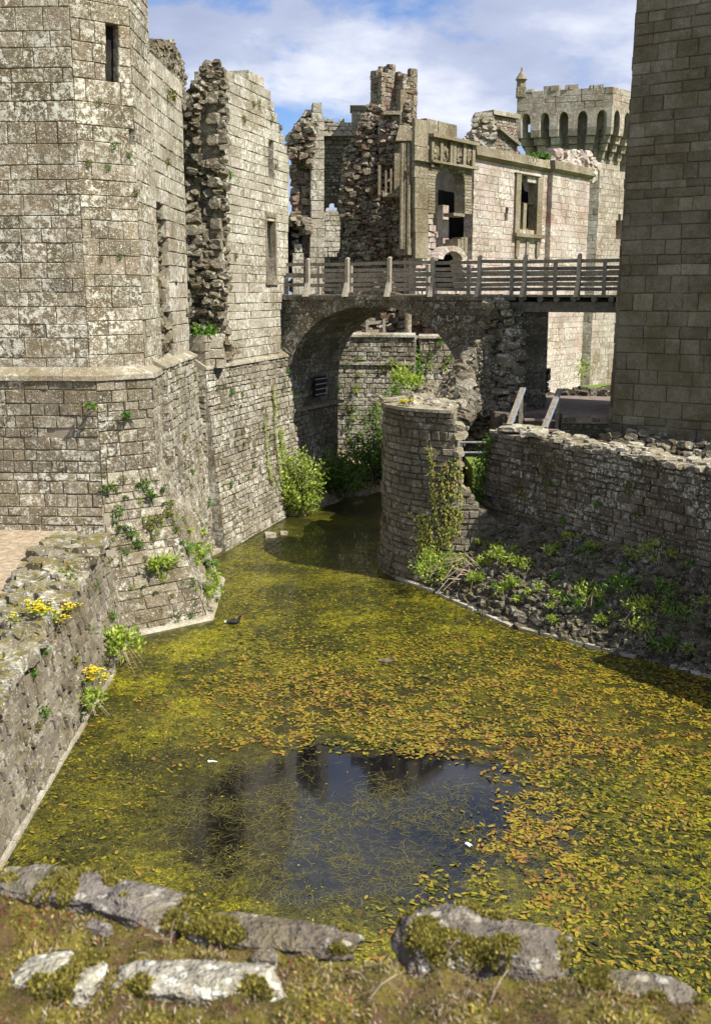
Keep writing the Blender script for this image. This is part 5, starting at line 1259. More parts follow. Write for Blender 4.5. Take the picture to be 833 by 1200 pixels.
# ivy: leaves along strands on a surface
def ivy(name, label, W, strands, dens, mat, cat='ivy', L=.06):
    mb = MB(); base = None; sm_ = MB()
    for st_ in strands:
        pts_ = [W.F(a, z, .04) for a, z in st_[0]]; base = base or pts_[-1]
        for p, q in zip(pts_, pts_[1:]):
            k = int((q-p).length*dens*st_[1]*70)
            nrm = (W.F(st_[0][0][0], 1, .1)-W.F(st_[0][0][0], 1, 0)).normalized()
            for _ in range(k):
                c = p.lerp(q, rp.random()); hs = Vector((-nrm.y, nrm.x, 0))
                c = c+hs*rp.gauss(0, st_[1])+nrm*rp.uniform(0, .06)+Vector((0, 0, rp.gauss(0, .05)))
                leaf(mb, c, Vector((0, 0, -1))+hs*rp.uniform(-1, 1)+nrm*rp.uniform(.1, .8), L*rp.uniform(.6, 1.3), L*.85*rp.uniform(.6, 1.2), rp.random(), up=nrm+rdir()*.3)
        sm_.tube(pts_, .012, 4, .3)
    t = thing(name, label, cat, tuple(base)); mb.build('foliage', M[mat], t); sm_.build('stem', M['dry'], t); return t
class CylPx:
    pass
def cyl_px(u, v):    # first hit of a pixel with the bastion cylinder
    rx, ry, rz = ray(u, v); cx, cy = 2.62, 23.62; A = rx*rx+ry*ry; B = -2*(rx*cx+ry*cy); C = cx*cx+cy*cy-BR*BR; D = B*B-4*A*C
    t = (-B-math.sqrt(max(D, 0)))/(2*A); x, y = rx*t-cx, ry*t-cy; th = math.atan2(y, x) % (2*math.pi); return (th*BR, EYE+rz*t)
def cs(l): return [cyl_px(u, v) for u, v in l]
ivy('ivy', 'variegated green and red ivy climbing the right side of the round bastion', Cy, [
    (cs([(505, 520), (508, 550), (510, 580), (512, 600), (517, 620), (520, 640)]), .05), (cs([(517, 550), (520, 580), (522, 600), (527, 640)]), .045), (cs([(523, 540), (526, 570), (528, 600), (526, 640)]), .045),
    (cs([(532, 540), (534, 570), (533, 600), (530, 630)]), .05), (cs([(537, 535), (540, 560), (539, 600), (536, 625)]), .045), (cs([(497, 600), (500, 625), (505, 650)]), .14), (cs([(503, 625), (498, 650)]), .15)], 26, 'ivy')
ivy('ivy', 'dark green ivy hanging down the torn left end of the curtain wall', PC, [(PC.poly([(574, 512), (570, 530), (562, 550), (558, 580), (556, 610)]), .14), (PC.poly([(568, 530), (566, 560), (562, 600), (560, 640)]), .12), (PC.poly([(578, 512), (572, 520)]), .1), (PC.poly([(556, 570), (552, 620), (548, 660)]), .16)], 20, 'leaf')
ivy('ivy', 'thin bright strands of creeper down the right end of the long moat wall', P3l, [(P3l.poly([(318, 452), (320, 480), (321, 510), (324, 540), (330, 575)]), .05), (P3l.poly([(308, 490), (310, 520), (312, 545), (318, 570)]), .05), (P3l.poly([(327, 500), (329, 530), (333, 560)]), .12)], 26, 'lime', L=.055)
ivy('ivy', 'green creeper hanging in the dark joint of the far moat wall', PK2, [(PK2.poly([(478, 398), (480, 415), (485, 425), (488, 440)]), .12), (PK2.poly([(484, 415), (488, 450)]), .14)], 26, 'leaf', L=.09)
# shrubs on the bank
def shrub(name, label, c, rad, nb, per, L, w, mat, stemmat='dry', cat='shrub'):
    t = thing(name, label, cat, tuple(c)); mb = MB(); sm_ = MB(); c = Vector(c)
    for _ in range(nb):
        a = rp.uniform(0, 6.28); q = rp.random()**.6; tip = c+Vector((math.cos(a)*rad[0]*q, math.sin(a)*rad[1]*q, rad[2]*(rp.uniform(.25, 1.05)*(1-.4*q*q))))
        b = c+Vector((rp.uniform(-.3, .3)*rad[0], rp.uniform(-.3, .3)*rad[1], -.1)); m_ = b.lerp(tip, .5)+Vector((rp.uniform(-.08, .08), rp.uniform(-.08, .08), .05))
        sm_.tube([b, m_, tip], [.014, .010, .004], 4, rp.random())
        for _ in range(per):
            f = rp.random()**.6; p = (b.lerp(m_, f*2) if f < .5 else m_.lerp(tip, f*2-1))+Vector((rp.gauss(0, .08), rp.gauss(0, .08), rp.gauss(0, .07)))
            leaf(mb, p, rdir(.2), L*rp.uniform(.6, 1.3), w*rp.uniform(.6, 1.3), rp.random())
    mb.build('foliage', M[mat], t); sm_.build('stem', M[stemmat], t); return t
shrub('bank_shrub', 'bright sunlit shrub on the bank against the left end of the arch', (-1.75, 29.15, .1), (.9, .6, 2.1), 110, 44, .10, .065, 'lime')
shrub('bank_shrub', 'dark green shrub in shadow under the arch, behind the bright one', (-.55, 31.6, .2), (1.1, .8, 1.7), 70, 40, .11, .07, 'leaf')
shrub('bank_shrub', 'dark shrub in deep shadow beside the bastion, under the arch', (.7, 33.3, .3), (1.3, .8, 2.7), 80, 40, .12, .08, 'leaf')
leafy('wallflower', 'patch of small yellow flowers in the shadow at the water edge under the arch', (.25, 32.0, .25), .45, 160, .08, .04, 'leaf', 'flower', flowers=60)
for k in range(14): p = Vector((rp.uniform(-2.3, -.9), 0, 0)); p.y = edge_y(p.x)+rp.uniform(.2, .7); p.z = bank_z(p.x, p.y); put_tuft(rp.choice((2, 5, 4)), p, rp.uniform(3.5, 5.5), rp.uniform(1, 1.8), 'green tuft on the muddy bank below the bright shrub', 'tufts on the bank')
# named clumps
def at_wall(W, u, v, d=.08):
    a, z = W.px(u, v); return W.F(a, z, d)
leafy('wall_shrub', 'bright green round plant on the stump of wall below the dark rubble breach', at_wall(PB, 241, 394, -.1), .36, 420, .10, .05, 'leaf', stems=10)
leafy('wall_shrub', 'reddish dry bush hanging on the ledge right of the wall stump', at_wall(P3l, 271, 418, .05), .32, 500, .05, .015, 'drygreen', stems=20, squash=1.3)
leafy('fern_clump', 'large hart-shaped fern clump low on the sloping tower foot', at_wall(tp, 188, 663), .36, 260, .16, .045, 'lime', 'fern', stems=6, squash=.6)
for k, (u, v, lb) in enumerate(((103, 478, 'green fern beside a putlog hole on the lower tower face, left of another fern'), (147, 490, 'green fern on the lower tower face, right of another fern'), (128, 571, 'rounded green tuft near the middle of the tower, above a smaller one'), (176, 581, 'bright fern at the top of the sloping tower foot'))):
    leafy('fern_clump', lb, at_wall(tp, u, v), .13, 90, .08, .03, 'leaf', 'fern', stems=3)
leafy('ragwort', 'bright green bushy plant with dead stems hanging from the low left wall over the water', at_wall(PN, 128, 757, .16), .42, 760, .10, .045, 'lime', stems=10, dead=40)
leafy('wallflower', 'yellow-flowered plant on the low left wall, nearest the water corner with bare roots below', at_wall(PN, 95, 826, .14), .28, 380, .085, .035, 'lime', 'flower', stems=8, dead=26)
leafy('wallflower', 'loose yellow flowers on the low left wall just above a green plant', at_wall(PN, 97, 797, .14), .30, 160, .06, .02, 'lime', 'flower', flowers=90)
leafy('wallflower', 'dense yellow flowers on top of the low left wall', PN.F(3.6, 1.9, -.1), .3, 260, .07, .03, 'lime', 'flower', flowers=110)
leafy('wallflower', 'yellow-flowered plant hanging over the top edge of the low left wall', PN.F(4.15, 1.72, .1), .28, 120, .06, .03, 'mossy', 'flower', flowers=90)
q = on_z(471, 462, zt+.15)
leafy('valerian', 'bright green tall plant on top of the round bastion', on_y(476, 452, 24.0), .42, 520, .12, .045, 'lime', stems=12, squash=1.2)
leafy('valerian', 'smaller green plant at the left rim of the round bastion', on_y(461, 462, 23.4), .22, 160, .09, .04, 'leaf', stems=6)
leafy('wallflower', 'yellow flower cluster on the rim of the round bastion', on_y(474, 474, 22.3), .2, 110, .06, .03, 'leaf', 'flower', flowers=90)
for (a, b, r, lb) in (((625, 188), 46.5, .62, 'dark green bush on the hall parapet'), ((641, 186), 46.8, .5, 'dark green bush on the hall parapet beside the rubble')):
    leafy('parapet_bush', lb, H.F(H.px(a[0]+1, a[1]+8)[0], H.px(a[0], a[1])[1], -.2), r*.62, 500, .1, .07, 'leaf', 'bush', stems=8)
leafy('wallflower', 'yellow flower tuft on the sill of the tall hall window', H.F(H.px(619, 273)[0], H.px(619, 272)[1], -.1), .18, 60, .08, .06, 'lime', 'flower', flowers=150)
leafy('wall_weed', 'yellow-green sapling against the hall wall under the timber span', on_y(682, 456, 33.5), .6, 120, .10, .05, 'lime', stems=14, squash=1.7)
leafy('wallflower', 'yellow flowers on the far moat wall top at the left of the arch opening', on_y(398, 394, 35.1), .25, 120, .1, .05, 'leaf', 'flower', flowers=70)

lst = [(rp.uniform(1.2, PN.L-.2), None) for _ in range(14)]
for a, _ in lst:
    p = PN.F(a, nwtop(a)+.05, -rp.uniform(0, .6)); put_tuft(rp.choice((3, 6, 6, 0)), p, rp.uniform(0, 6), rp.uniform(1.0, 1.9), 'cushion of moss or small leaves between the stones on top of the low left wall', 'cushions on the low left wall top')
# ---------------------------------------------------------------- floating leaves and weed
rw = random.Random(12)
def sstep(a, b, x): t = max(0, min(1, (x-a)/(b-a))); return t*t*(3-2*t)
def open_pool(x, y): return ((x-.15)/2.8)**2+((y-11.6)/2.35)**2
def leaf_density(x, y):
    n = mn.noise(Vector((x*.55, y*.55, 3)))*.5+mn.noise(Vector((x*1.6, y*1.6, 8)))*.45
    lo = 13.35 if x < .6 else 13.2-.1*(x-.6)
    band = sstep(lo-.15+.5*n*.3, lo+.25, y)*(1-sstep(16.4, 19.6, y+n))*sstep(-3.2, -1.4, x+n*.6+(y-14)*.06)
    xb = .2+(y-9)*.62 if y < 12.2 else 2.2-(y-12.2)*.3
    right = sstep(xb-.5, xb+.7, x+n*.9)*(1-sstep(13.4, 14.2, y))
    d = max(band, right)
    d = max(d, .10*(1-sstep(19, 23, y))*sstep(.9, 1.2, open_pool(x, y)))
    fine = mn.noise(Vector((x*3.1, y*4.2, 41)))
    return d*max(0, .55+1.1*n+1.3*fine)
FL = MB()
def lily(mb, x, y, L, w, t, z):
    a = rw.uniform(0, 6.28); ca, sa = math.cos(a), math.sin(a); tx, ty = rw.gauss(0, .10), rw.gauss(0, .10)
    pts = []
    for px_, py_ in ((-1, 0), (-.6, .75), (.1, 1), (.72, .62), (1.05, 0), (.72, -.62), (.1, -1), (-.6, -.75)):
        X, Y = px_*L/2, py_*w/2; pts.append((x+X*ca-Y*sa, y+X*sa+Y*ca, z+(X*tx+Y*ty)))
    mb.quadv(pts, t)
cnt = 0
while cnt < 32000:
    x, y = rw.uniform(-4.3, 6.6), rw.uniform(7.6, 21.5)
    if rw.random() > leaf_density(x, y): continue
    if (x > 5.4 and y > 22.3-x): continue
    # keep out of the walls
    if x < -4.25 or (x < -2.9 and y > 17.7): continue
    kx = x; edge_x = 1.62+(21.5-y)*.58 if y > 18.9 else 3.12+(18.91-y)*1.133
    if x > edge_x-.12: continue
    brown = mn.noise(Vector((x*.7, y*.7, 20)))+.35*(1 if 13 < y < 16.5 else 0)-.12
    t = min(1, max(0, rw.gauss(.34+.40*brown, .28))); L = rw.uniform(.035, .105)
    lily(FL, x, y, L, L*rw.uniform(.36, .5), t, .006+rw.random()*.016); cnt += 1
lm, nt = newmat('floating_leaf'); N = NT(nt)
tt = N.n('ShaderNodeAttribute', {'attribute_name': 'tint'}).outputs['Fac']
cc = N.ramp(tt, [(0, (.03, .038, .008)), (.22, (.165, .165, .010)), (.45, (.40, .32, .022)), (.7, (.36, .18, .03)), (1, (.09, .048, .025))])
cc = N.mix(1.0, cc, N.ramp(N.noise(60, 3, .6), [(.3, .42), (.7, .85)]), 'MULTIPLY')
N.finish(cc, .38, N.noise(50, 2), .2, .004, .5)
tag(FL.build('floating_leaves', lm), 'dense rafts of small oval yellow, green and rust floating leaves', 'water plants', kind='stuff')
SP = MB()      # small specks of duckweed and leaf litter
cnt = 0
while cnt < 15000:
    x, y = rw.uniform(-4.3, 5.6), rw.uniform(8.2, 27)
    if (x < -2.85 and y > 17.7) or x < -4.25: continue
    ex_ = 1.62+(21.5-y)*.58 if y > 18.9 else 3.12+(18.91-y)*1.133
    if y > 21.5: ex_ = .75
    if x > ex_-.05: continue
    if x < -2.9+(y-26.5)*.35 and y > 23: continue
    pn_ = open_pool(x, y)+mn.noise(Vector((x*1.3, y*1.3, 5)))
    if pn_ < .95 and rw.random() > .07: continue
    dd = .55+.9*mn.noise(Vector((x*.8, y*.5, 33)))
    if rw.random() > dd: continue
    L = rw.uniform(.02, .05)*(1.25 if y > 16 else 1); t = min(1, max(0, rw.gauss(.25, .2))); lily(SP, x, y, L, L*rw.uniform(.3, .6), t, .003+rw.random()*.008); cnt += 1
tag(SP.build('duckweed', lm), 'fine yellow-green flecks of duckweed on the water', 'water plants', kind='stuff')
TW = MB()      # curling thread weed just under and at the surface
for _ in range(26000):
    x, y = rw.uniform(-4.0, 4.2), rw.uniform(8.8, 15.2)
    op_ = open_pool(x, y)+1.3*mn.noise(Vector((x*1.1, y*1.1, 51)))
    if x < -4.1: continue
    if rw.random() < sstep(11.7, 12.9, y+.5*mn.noise(Vector((x*1.5, y*1.5, 9))))*sstep(-1.2, -.2, x)*(1-sstep(2.0, 2.8, x)): continue
    if mn.noise(Vector((x*1.4, y*1.4, 77))) < -.12 and rw.random() < .8: continue
    a = rw.uniform(0, 6.28); p = Vector((x, y, .002+rw.random()*.005)); prev = None; w = rw.uniform(.0007, .0019); t = rw.random(); curl = rw.uniform(-1, 1)
    for k in range(7):
        sd = Vector((-math.sin(a), math.cos(a), 0))*w; cur = (p-sd, p+sd)
        if prev: TW.quadv([prev[0], prev[1], cur[1], cur[0]], t)
        prev = cur; p = p+Vector((math.cos(a), math.sin(a), 0))*rw.uniform(.012, .04); a += curl*.25+rw.gauss(0, .35)
M['thread'] = leafmat('thread_weed', [(.05, .048, .014), (.14, .125, .03), (.26, .225, .06)], .1, .6)
tag(TW.build('thread_weed', M['thread']), 'tangled olive thread weed round the dark open pool', 'water plants', kind='stuff')
# litter
p = on_z(250, 893); mb = MB()
for k in range(7): mb.stone((p.x-.06+.018*k, p.y+.012*math.sin(k*.8), .012), (.026, .034-.0042*k, .008), .9)
M['white'] = plain('white_litter', (.7, .7, .68), (.85, .85, .82), 20, .6, .1)
tag(mb.build('floating_feather', M['white'], base=(p.x, p.y, 0)), 'small white feather-like scrap floating at the left of the dark pool', 'feather')
p = on_z(547, 990); mb = MB()
for k in range(3): mb.stone((p.x+.014*k, p.y-.02*k, .015), (.045, .04, .02), .9, ax=(.6, 0, 0))
tag(mb.build('plastic_scrap', M['white'], base=(p.x, p.y, 0)), 'white oblong scrap of litter floating in the dark pool', 'litter')
# birds
def loft(mb, rings, tints, n=12):
    bs = []
    for (c, rx, rz, pitch) in rings:
        b = len(mb.v); bs.append(b)
        for k in range(n):
            a = 2*math.pi*k/n; y = rx*math.cos(a); zz = rz*math.sin(a)
            mb.v.append(Vector((c[0]-zz*math.sin(pitch), y, c[1]+zz*math.cos(pitch))))
    for i, (a, b) in enumerate(zip(bs, bs[1:])):
        for k in range(n): mb.face((a+k, a+(k+1) % n, b+(k+1) % n, b+k), tints[i])
    mb.face(tuple(bs[0]+k for k in range(n))[::-1], tints[0]); mb.face(tuple(bs[-1]+k for k in range(n)), tints[-1])
def bird(name, label, cat, p, yaw, rings, tints, cols, parts, sc=1.0):
    def place(mb):
        c, s = math.cos(yaw), math.sin(yaw)
        mb.v = [Vector((p.x+(v.x*c-v.y*s)*sc, p.y+(v.x*s+v.y*c)*sc, v.z*sc)) for v in mb.v]; return mb
    t = thing(name, label, cat, (p.x, p.y, 0)); m_ = MB(); loft(m_, rings, tints)
    k = len(cols); bmat, nt = newmat(name+'_plumage'); N = NT(nt); cv = N.ramp(N.n('ShaderNodeAttribute', {'attribute_name': 'tint'}).outputs['Fac'], [(i/(k-1), c) for i, c in enumerate(cols)])
    N.finish(N.mix(1.0, cv, N.ramp(N.noise(60, 3, .7), [(.3, .5), (.7, 1.3)]), 'MULTIPLY'), .6)
    place(m_).build('body', bmat, t, smooth=True)
    for nm, fn, mat in parts: q = MB(); fn(q); place(q).build(nm, mat, t)
M['red'] = plain('red_bill', (.55, .03, .02), (.7, .08, .02), 20, .4, .1)
M['orange'] = plain('dull_orange_bill', (.35, .17, .04), (.45, .22, .05), 20, .4, .1)
rings = [((-.17, .075), .008, .006, 0), ((-.14, .06), .028, .022, 0), ((-.09, .045), .055, .042, 0), ((-.02, .04), .068, .052, 0), ((.05, .045), .06, .05, .1), ((.09, .065), .04, .042, .6), ((.11, .095), .024, .026, 1.2), ((.118, .125), .02, .02, 1.3), ((.13, .15), .021, .02, .9), ((.15, .158), .02, .019, .2), ((.167, .155), .011, .012, 0)]
def wings(mb):
    for s_ in (-1, 1):
        for k in range(6): mb.hexa([Vector((-.13+k*.012, s_*(.035+.004*k), .055+.002*k)), Vector((.03-k*.01, s_*(.06), .045)), Vector((.03-k*.01, s_*.052, .095)), Vector((-.13+k*.012, s_*.02, .078)), Vector((-.13+k*.012, s_*(.037+.004*k), .057+.002*k)), Vector((.03-k*.01, s_*(.072), .047)), Vector((.03-k*.01, s_*.06, .098)), Vector((-.13+k*.012, s_*.022, .08))], k/6)
M['dkfeather'] = plain('dark_feather', (.03, .026, .02), (.06, .052, .04), 30, .6, .1); M['brfeather'] = plain('brown_feather', (.12, .09, .06), (.36, .30, .23), 40, .7, .2)
bird('moorhen', 'black moorhen with a red bill swimming by the corner of the tower foot', 'bird', on_z(274, 731), .1, rings, [.9, .5, .1, .1, .1, .1, .1, .1, .1, .1], [(.012, .013, .018), (.03, .035, .05), (.6, .6, .6)],
     [('bill', lambda q: q.stone((.185, 0, .152), (.045, .018, .018), .5, ax=(0, .15, 0)), M['red']), ('wing', wings, M['dkfeather']), ('tail_patch', lambda q: q.stone((-.155, 0, .06), (.05, .035, .03), .5, ax=(0, 0, 0)), M['white'])])
rings2 = [((-.19, .07), .01, .006, 0), ((-.15, .06), .04, .022, 0), ((-.09, .05), .07, .045, 0), ((-.01, .045), .085, .058, 0), ((.07, .05), .075, .058, .1), ((.12, .07), .05, .05, .6), ((.14, .10), .032, .034, 1.2), ((.145, .125), .028, .026, 1.3), ((.16, .14), .03, .028, .7), ((.185, .14), .027, .025, .1), ((.205, .132), .014, .014, 0)]
bird('duck', 'mottled brown duck resting among the floating leaves in mid moat', 'bird', on_z(452, 777), -.15, rings2, [.8, .6, .3, .5, .3, .5, .3, .5, .3, .5], [(.05, .038, .028), (.16, .12, .085), (.34, .28, .22)],
     [('bill', lambda q: q.stone((.228, 0, .126), (.055, .026, .014), .5, ax=(0, .2, 0)), M['orange']), ('wing', wings, M['brfeather'])], .78)

# ================================================================ FOREGROUND: mossy wall top
fgw = thing('viewing_wall', 'broad wall top in the foreground, thick with moss and sedum', 'wall', (0, 1.3, 4.9))
FZ = 5.5
RG = [on_z(u, v, FZ) for u, v in ((-120, 1030), (0, 1036), (48, 1040), (130, 1060), (216, 1088), (300, 1094), (415, 1114), (470, 1106), (560, 1130), (668, 1130), (785, 1154), (833, 1160), (980, 1175))]
def ridge_y(x):
    for a, b in zip(RG, RG[1:]):
        if a.x <= x <= b.x: return a.y+(b.y-a.y)*(x-a.x)/(b.x-a.x)
    return RG[0].y if x < RG[0].x else RG[-1].y
def fz(x, y):
    d = ridge_y(x)-y
    z = FZ-.004+.032*mn.noise(Vector((x*7, y*7, 0)))+.014*mn.noise(Vector((x*19, y*19, 4)))+.006*mn.noise(Vector((x*50, y*50, 4)))
    if d < .03: z -= (.03-d)*1.6
    return z
mb = MB(); NX, NY = 300, 110
for i in range(NX+1):
    for j in range(NY+1):
        x = -1.15+2.4*i/NX; ry_ = ridge_y(x)+.05; y = ry_-(ry_-.85)*(j/NY); mb.v.append(Vector((x, y, fz(x, y))))
for i in range(NX):
    for j in range(NY): a = i*(NY+1)+j; mb.face((a, a+1, a+NY+2, a+NY+1), .5)
mossm, nt = newmat('moss_carpet'); N = NT(nt)
c = N.ramp(N.noise(14, 6, .75), [(.32, (.035, .026, .01)), (.45, (.12, .10, .02)), (.58, (.27, .22, .04)), (.72, (.42, .33, .10))])
c = N.mix(N.ramp(N.noise(16, 5, .7, N.pos(off=(3, 3, 3))), [(.48, 0), (.6, .85)]), c, (.17, .095, .055))
N.finish(c, .95, N.noise(160, 5, .8), 1.0, .012)
mb.build('moss_carpet', mossm, fgw, smooth=True)
mb = MB()
for k in range(46):       # stone face of the wall beneath the moss, dropping to the water
    x0 = -3.4+7.4*k/46; x1 = -3.4+7.4*(k+1)/46-.008
    for r_ in range(20):
        z1 = FZ-.07-.27*r_; o = rw.uniform(-.03, .02); y_ = min(ridge_y(max(-1.1, min(1.2, x0))), ridge_y(max(-1.1, min(1.2, x1))))-.05+o
        mb.hexa([Vector((x0, y_, z1-.262)), Vector((x1, y_, z1-.262)), Vector((x1, .5, z1-.262)), Vector((x0, .5, z1-.262)), Vector((x0, y_, z1)), Vector((x1, y_, z1)), Vector((x1, .5, z1)), Vector((x0, .5, z1))], rw.random())
mb.build('wall_body', M['moat'], fgw)
TM = MB(); TR = MB(); TD = MB()
for _ in range(72000):
    x = rw.uniform(-1.0, 1.05); ry_ = ridge_y(x); y = ry_+.02-(ry_-.95)*rw.random(); n = mn.noise(Vector((x*9, y*9, 7))); n2 = mn.noise(Vector((x*5, y*5, 17)))
    z = fz(x, y); L = rw.uniform(.0025, .0065)*(1.3 if n > 0 else .9)
    d = Vector((rw.gauss(0, .6), rw.gauss(0, .6), 1)); t = min(1, max(0, .42+.9*n+.5*mn.noise(Vector((x*33, y*33, 2)))+rw.gauss(0, .24)))
    rp_up = Vector((rw.uniform(-1, 1), rw.uniform(-1, 1), 0))
    q = rw.random()
    if q < .03+.22*max(0, n2*2-.2): leaf(TR, Vector((x, y, z)), d, L*1.5, L*.6, rw.random(), up=rp_up)
    elif q < .15+.3*max(0, -n2*2): leaf(TD, Vector((x, y, z)), d, L*1.8, L*.3, rw.random(), up=rp_up)
    else: leaf(TM, Vector((x, y, z-.002)), d, L*1.2, L*.55, t, up=rp_up)
M['mossyellow'] = leafmat('moss_leaf', [(.05, .045, .012), (.19, .165, .03), (.44, .37, .09)], .2, .9)
M['sedum'] = leafmat('red_sedum', [(.12, .025, .02), (.24, .06, .045), (.34, .20, .11)], .2, .7)
tag(TM.build('moss', M['mossyellow'], fgw), kind='stuff'); tag(TR.build('sedum', M['sedum'], fgw), kind='stuff'); tag(TD.build('dry_litter', M['dry'], fgw), kind='stuff')
FS = stone_mat('foreground_stone', [(.12, .10, .085), (.19, .165, .145), (.27, .24, .215)], lichen=.3, moss=.3, dark=.3, off=20, spot=16)
FP = stone_mat('pale_lichen_stone', [(.32, .32, .29), (.45, .44, .40), (.56, .55, .50)], lichen=.6, moss=.3, dark=.14, off=21, spot=28)
def boulder(name, label, c, size, rz, seed, mat, nu=80, nv=44, rough=.2):
    mb = MB(); cr, sr_ = math.cos(rz), math.sin(rz)
    for j in range(nv+1):
        ph = math.pi*j/nv
        for i in range(nu):
            th = 2*math.pi*i/nu; d = Vector((math.sin(ph)*math.cos(th), math.sin(ph)*math.sin(th), math.cos(ph)))
            e = Vector([math.copysign(abs(q)**.6, q) for q in d]); e = e*(1+rough*mn.noise(d*1.6+Vector((seed, 0, 0)))+rough*.35*mn.noise(d*4.5+Vector((0, seed, 0)))+rough*.2*mn.noise(d*11+Vector((0, seed, 0))))
            x, y, z = e.x*size[0]/2, e.y*size[1]/2, e.z*size[2]/2
            mb.v.append(Vector((c[0]+x*cr-y*sr_, c[1]+x*sr_+y*cr, c[2]+z)))
    for j in range(nv):
        for i in range(nu): mb.face((j*nu+i, j*nu+(i+1) % nu, (j+1)*nu+(i+1) % nu, (j+1)*nu+i), .5)
    return tag(mb.build(name, mat, base=(c[0], c[1], c[2]-size[2]/2), smooth=True), label, 'stone', 'stones set in the foreground wall top')
def bp_(u, v, z=FZ): return on_z(u, v, z)
for (u, v, s_, rz, sd, mt, lb) in (
    (70, 1040, (.24, .09, .045), -.22, 1, FS, 'long dark slab with a mossy top at the far left of the wall top'),
    (165, 1062, (.16, .10, .055), -.35, 2, FS, 'rounded grey stone with a white lichen patch on the wall top edge'),
    (320, 1094, (.27, .07, .035), -.18, 3, FS, 'low flat brown stone lying along the middle of the wall top edge'),
    (520, 1102, (.15, .13, .09), .2, 4, FS, 'mossy left half of the large cracked boulder on the wall edge'),
    (600, 1112, (.17, .11, .075), -.3, 5, FS, 'right half of the large cracked boulder with white lichen at its end'),
    (70, 1146, (.13, .10, .05), -.15, 6, FP, 'pale bluish stone in the bottom left corner of the wall top'),
    (235, 1150, (.24, .08, .05), -.05, 7, FP, 'broad whitish lichened stone at the bottom edge, left of centre'),
    (745, 1158, (.16, .06, .03), -.15, 8, FS, 'thin dark stone near the bottom right corner of the wall top'),
    (310, 1122, (.04, .03, .025), .4, 9, FS, 'little grey stone bedded in the moss below the flat brown stone'),
    (115, 1086, (.05, .025, .015), -.4, 10, FS, 'small grey chip in the moss below the long dark slab')):
    p = bp_(u, v); boulder('wall_top_stone', lb, (p.x, p.y, p.z-s_[2]*.16), s_, rz, sd*3.7, mt)
SM = MB()
for o in [q for q in bpy.data.objects if q.name.startswith('wall_top_stone')]:
    zm_ = max(v.co.z for v in o.data.vertices)
    for v in o.data.vertices:
        if v.co.z > .52*zm_:
            p = v.co+o.location
            if mn.noise(Vector((p.x*13, p.y*13, 31))) > (.10 if 'boulder' in o['label'] or 'mossy' in o['label'] else .2):
                for _ in range(7):
                    L = rw.uniform(.003, .008); leaf(SM, p+Vector((rw.uniform(-.004, .004), rw.uniform(-.004, .004), -.001)), Vector((rw.gauss(0, .6), rw.gauss(0, .6), 1)), L*1.3, L*.6, min(1, max(0, rw.gauss(.5, .25))), up=Vector((rw.uniform(-1, 1), rw.uniform(-1, 1), 0)))
tag(SM.build('moss_on_stones', M['mossyellow'], fgw), kind='stuff')
mb = MB()        # a few dry stalks
for _ in range(16):
    x = rw.uniform(-.45, .4); y = ridge_y(x)-rw.uniform(0, .12); z = fz(x, y); d = Vector((rw.uniform(-1, 1), rw.uniform(-.5, .5), rw.uniform(.2, .8)))*rw.uniform(.03, .07)
    mb.tube([(x, y, z), (x+d.x*.5, y+d.y*.5, z+d.z*.7), (x+d.x, y+d.y, z+d.z)], .0009, 4, rw.random())
mb.build('dry_stalks', M['dry'], fgw)

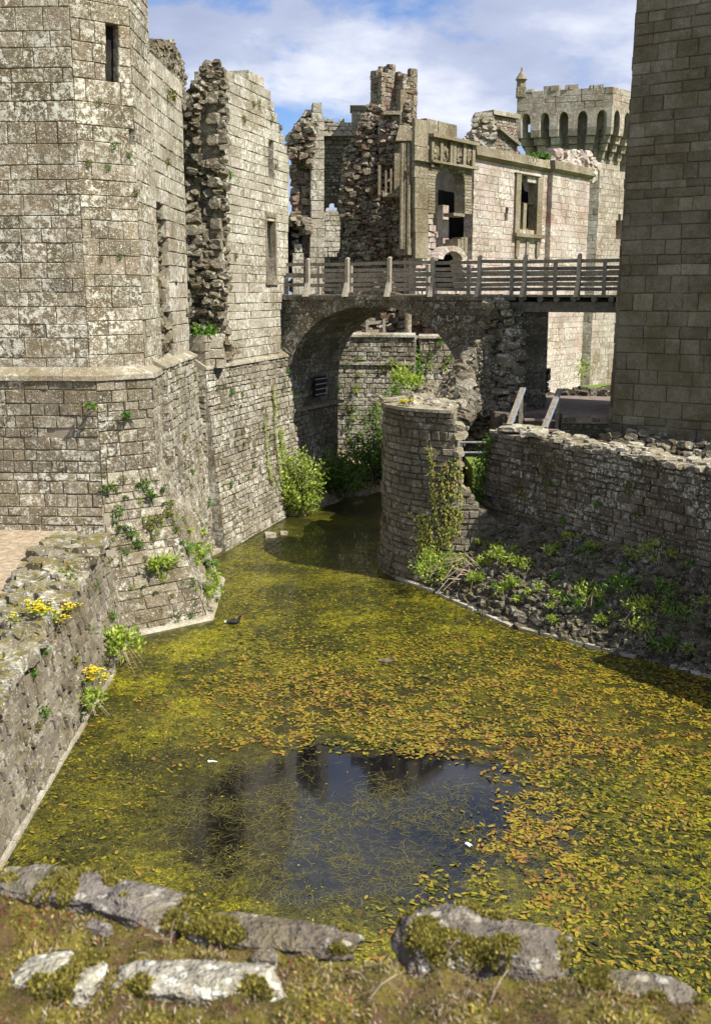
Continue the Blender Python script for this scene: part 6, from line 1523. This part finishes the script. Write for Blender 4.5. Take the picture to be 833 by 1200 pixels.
# ================================================================ LIGHT, SKY, CAMERA
AZ = Vector((.86, -.51, 0)).normalized(); EL = R(50)
sun = bpy.data.lights.new('sun', 'SUN'); sun.energy = 5.0; sun.angle = R(.5); sun.color = (1, .945, .84)
so = bpy.data.objects.new('sun', sun); COL.objects.link(so)
dirv = Vector((AZ.x*math.cos(EL), AZ.y*math.cos(EL), math.sin(EL)))
so.rotation_euler = dirv.to_track_quat('Z', 'Y').to_euler(); so.location = (20, -10, 30)
w = bpy.data.worlds.new('World'); S.world = w; w.use_nodes = True; nt = w.node_tree; nt.nodes.clear(); N = NT(nt)
sky = N.n('ShaderNodeTexSky', {'sky_type': 'NISHITA', 'sun_disc': False, 'sun_elevation': EL, 'sun_rotation': math.atan2(AZ.x, AZ.y), 'air_density': 1.0, 'dust_density': .6, 'ozone_density': 1.6})
tc = N.n('ShaderNodeTexCoord').outputs['Generated']
sp_ = N.n('ShaderNodeSeparateXYZ', Vector=tc)
den = N.math('MAXIMUM', N.math('ADD', sp_.outputs[2], .22), .05)
cv = N.n('ShaderNodeCombineXYZ'); N.set(cv, 'i0', N.math('DIVIDE', sp_.outputs[0], den)); N.set(cv, 'i1', N.math('DIVIDE', sp_.outputs[1], den)); cv.inputs[2].default_value = 3.4
cn = N.noise(2.1, 7, .55, cv.outputs[0], .3); cn2 = N.noise(1.9, 6, .58, N.n('ShaderNodeMapping', Vector=cv.outputs[0], Location=(3.3, 1.0, .3)).outputs[0])
mask = N.ramp(cn, [(.37, 0), (.465, 1)])
ccol = N.ramp(cn2, [(.32, (4.8, 5.6, 8.0)), (.5, (6.4, 7.2, 9.6)), (.68, (11.6, 12.0, 13.2))])
mixc = N.mix(mask, N.mix(1.0, sky.outputs[0], (1.15, 1.4, 1.9), 'MULTIPLY'), ccol)
bg = N.n('ShaderNodeBackground', Strength=.05); N.set(bg, 'Color', mixc)
N.set(N.n('ShaderNodeOutputWorld'), 'Surface', bg)
cam = bpy.data.cameras.new('camera'); co = bpy.data.objects.new('camera', cam); COL.objects.link(co)
co.location = (0, 0, EYE); co.rotation_euler = (math.pi/2-TH, 0, 0)
cam.sensor_fit = 'VERTICAL'; cam.sensor_height = 36; cam.lens = 36*FPX/1200; cam.clip_end = 1500; cam.clip_start = .05
cam.dof.use_dof = True; cam.dof.focus_distance = 22; cam.dof.aperture_fstop = 9
S.camera = co
S.view_settings.view_transform = 'Standard'; S.view_settings.look = 'None'; S.view_settings.exposure = .78; S.view_settings.gamma = 1; S.view_settings.use_curve_mapping = False
S.cycles.max_bounces = 6; S.cycles.diffuse_bounces = 3; S.cycles.transmission_bounces = 2; S.cycles.use_denoising = True
for o in list(bpy.data.objects):
    if '_b' in o: del o['_b']
for k, f in enumerate(first_use):
    if f: bpy.data.objects.remove(tuft_mesh[k])
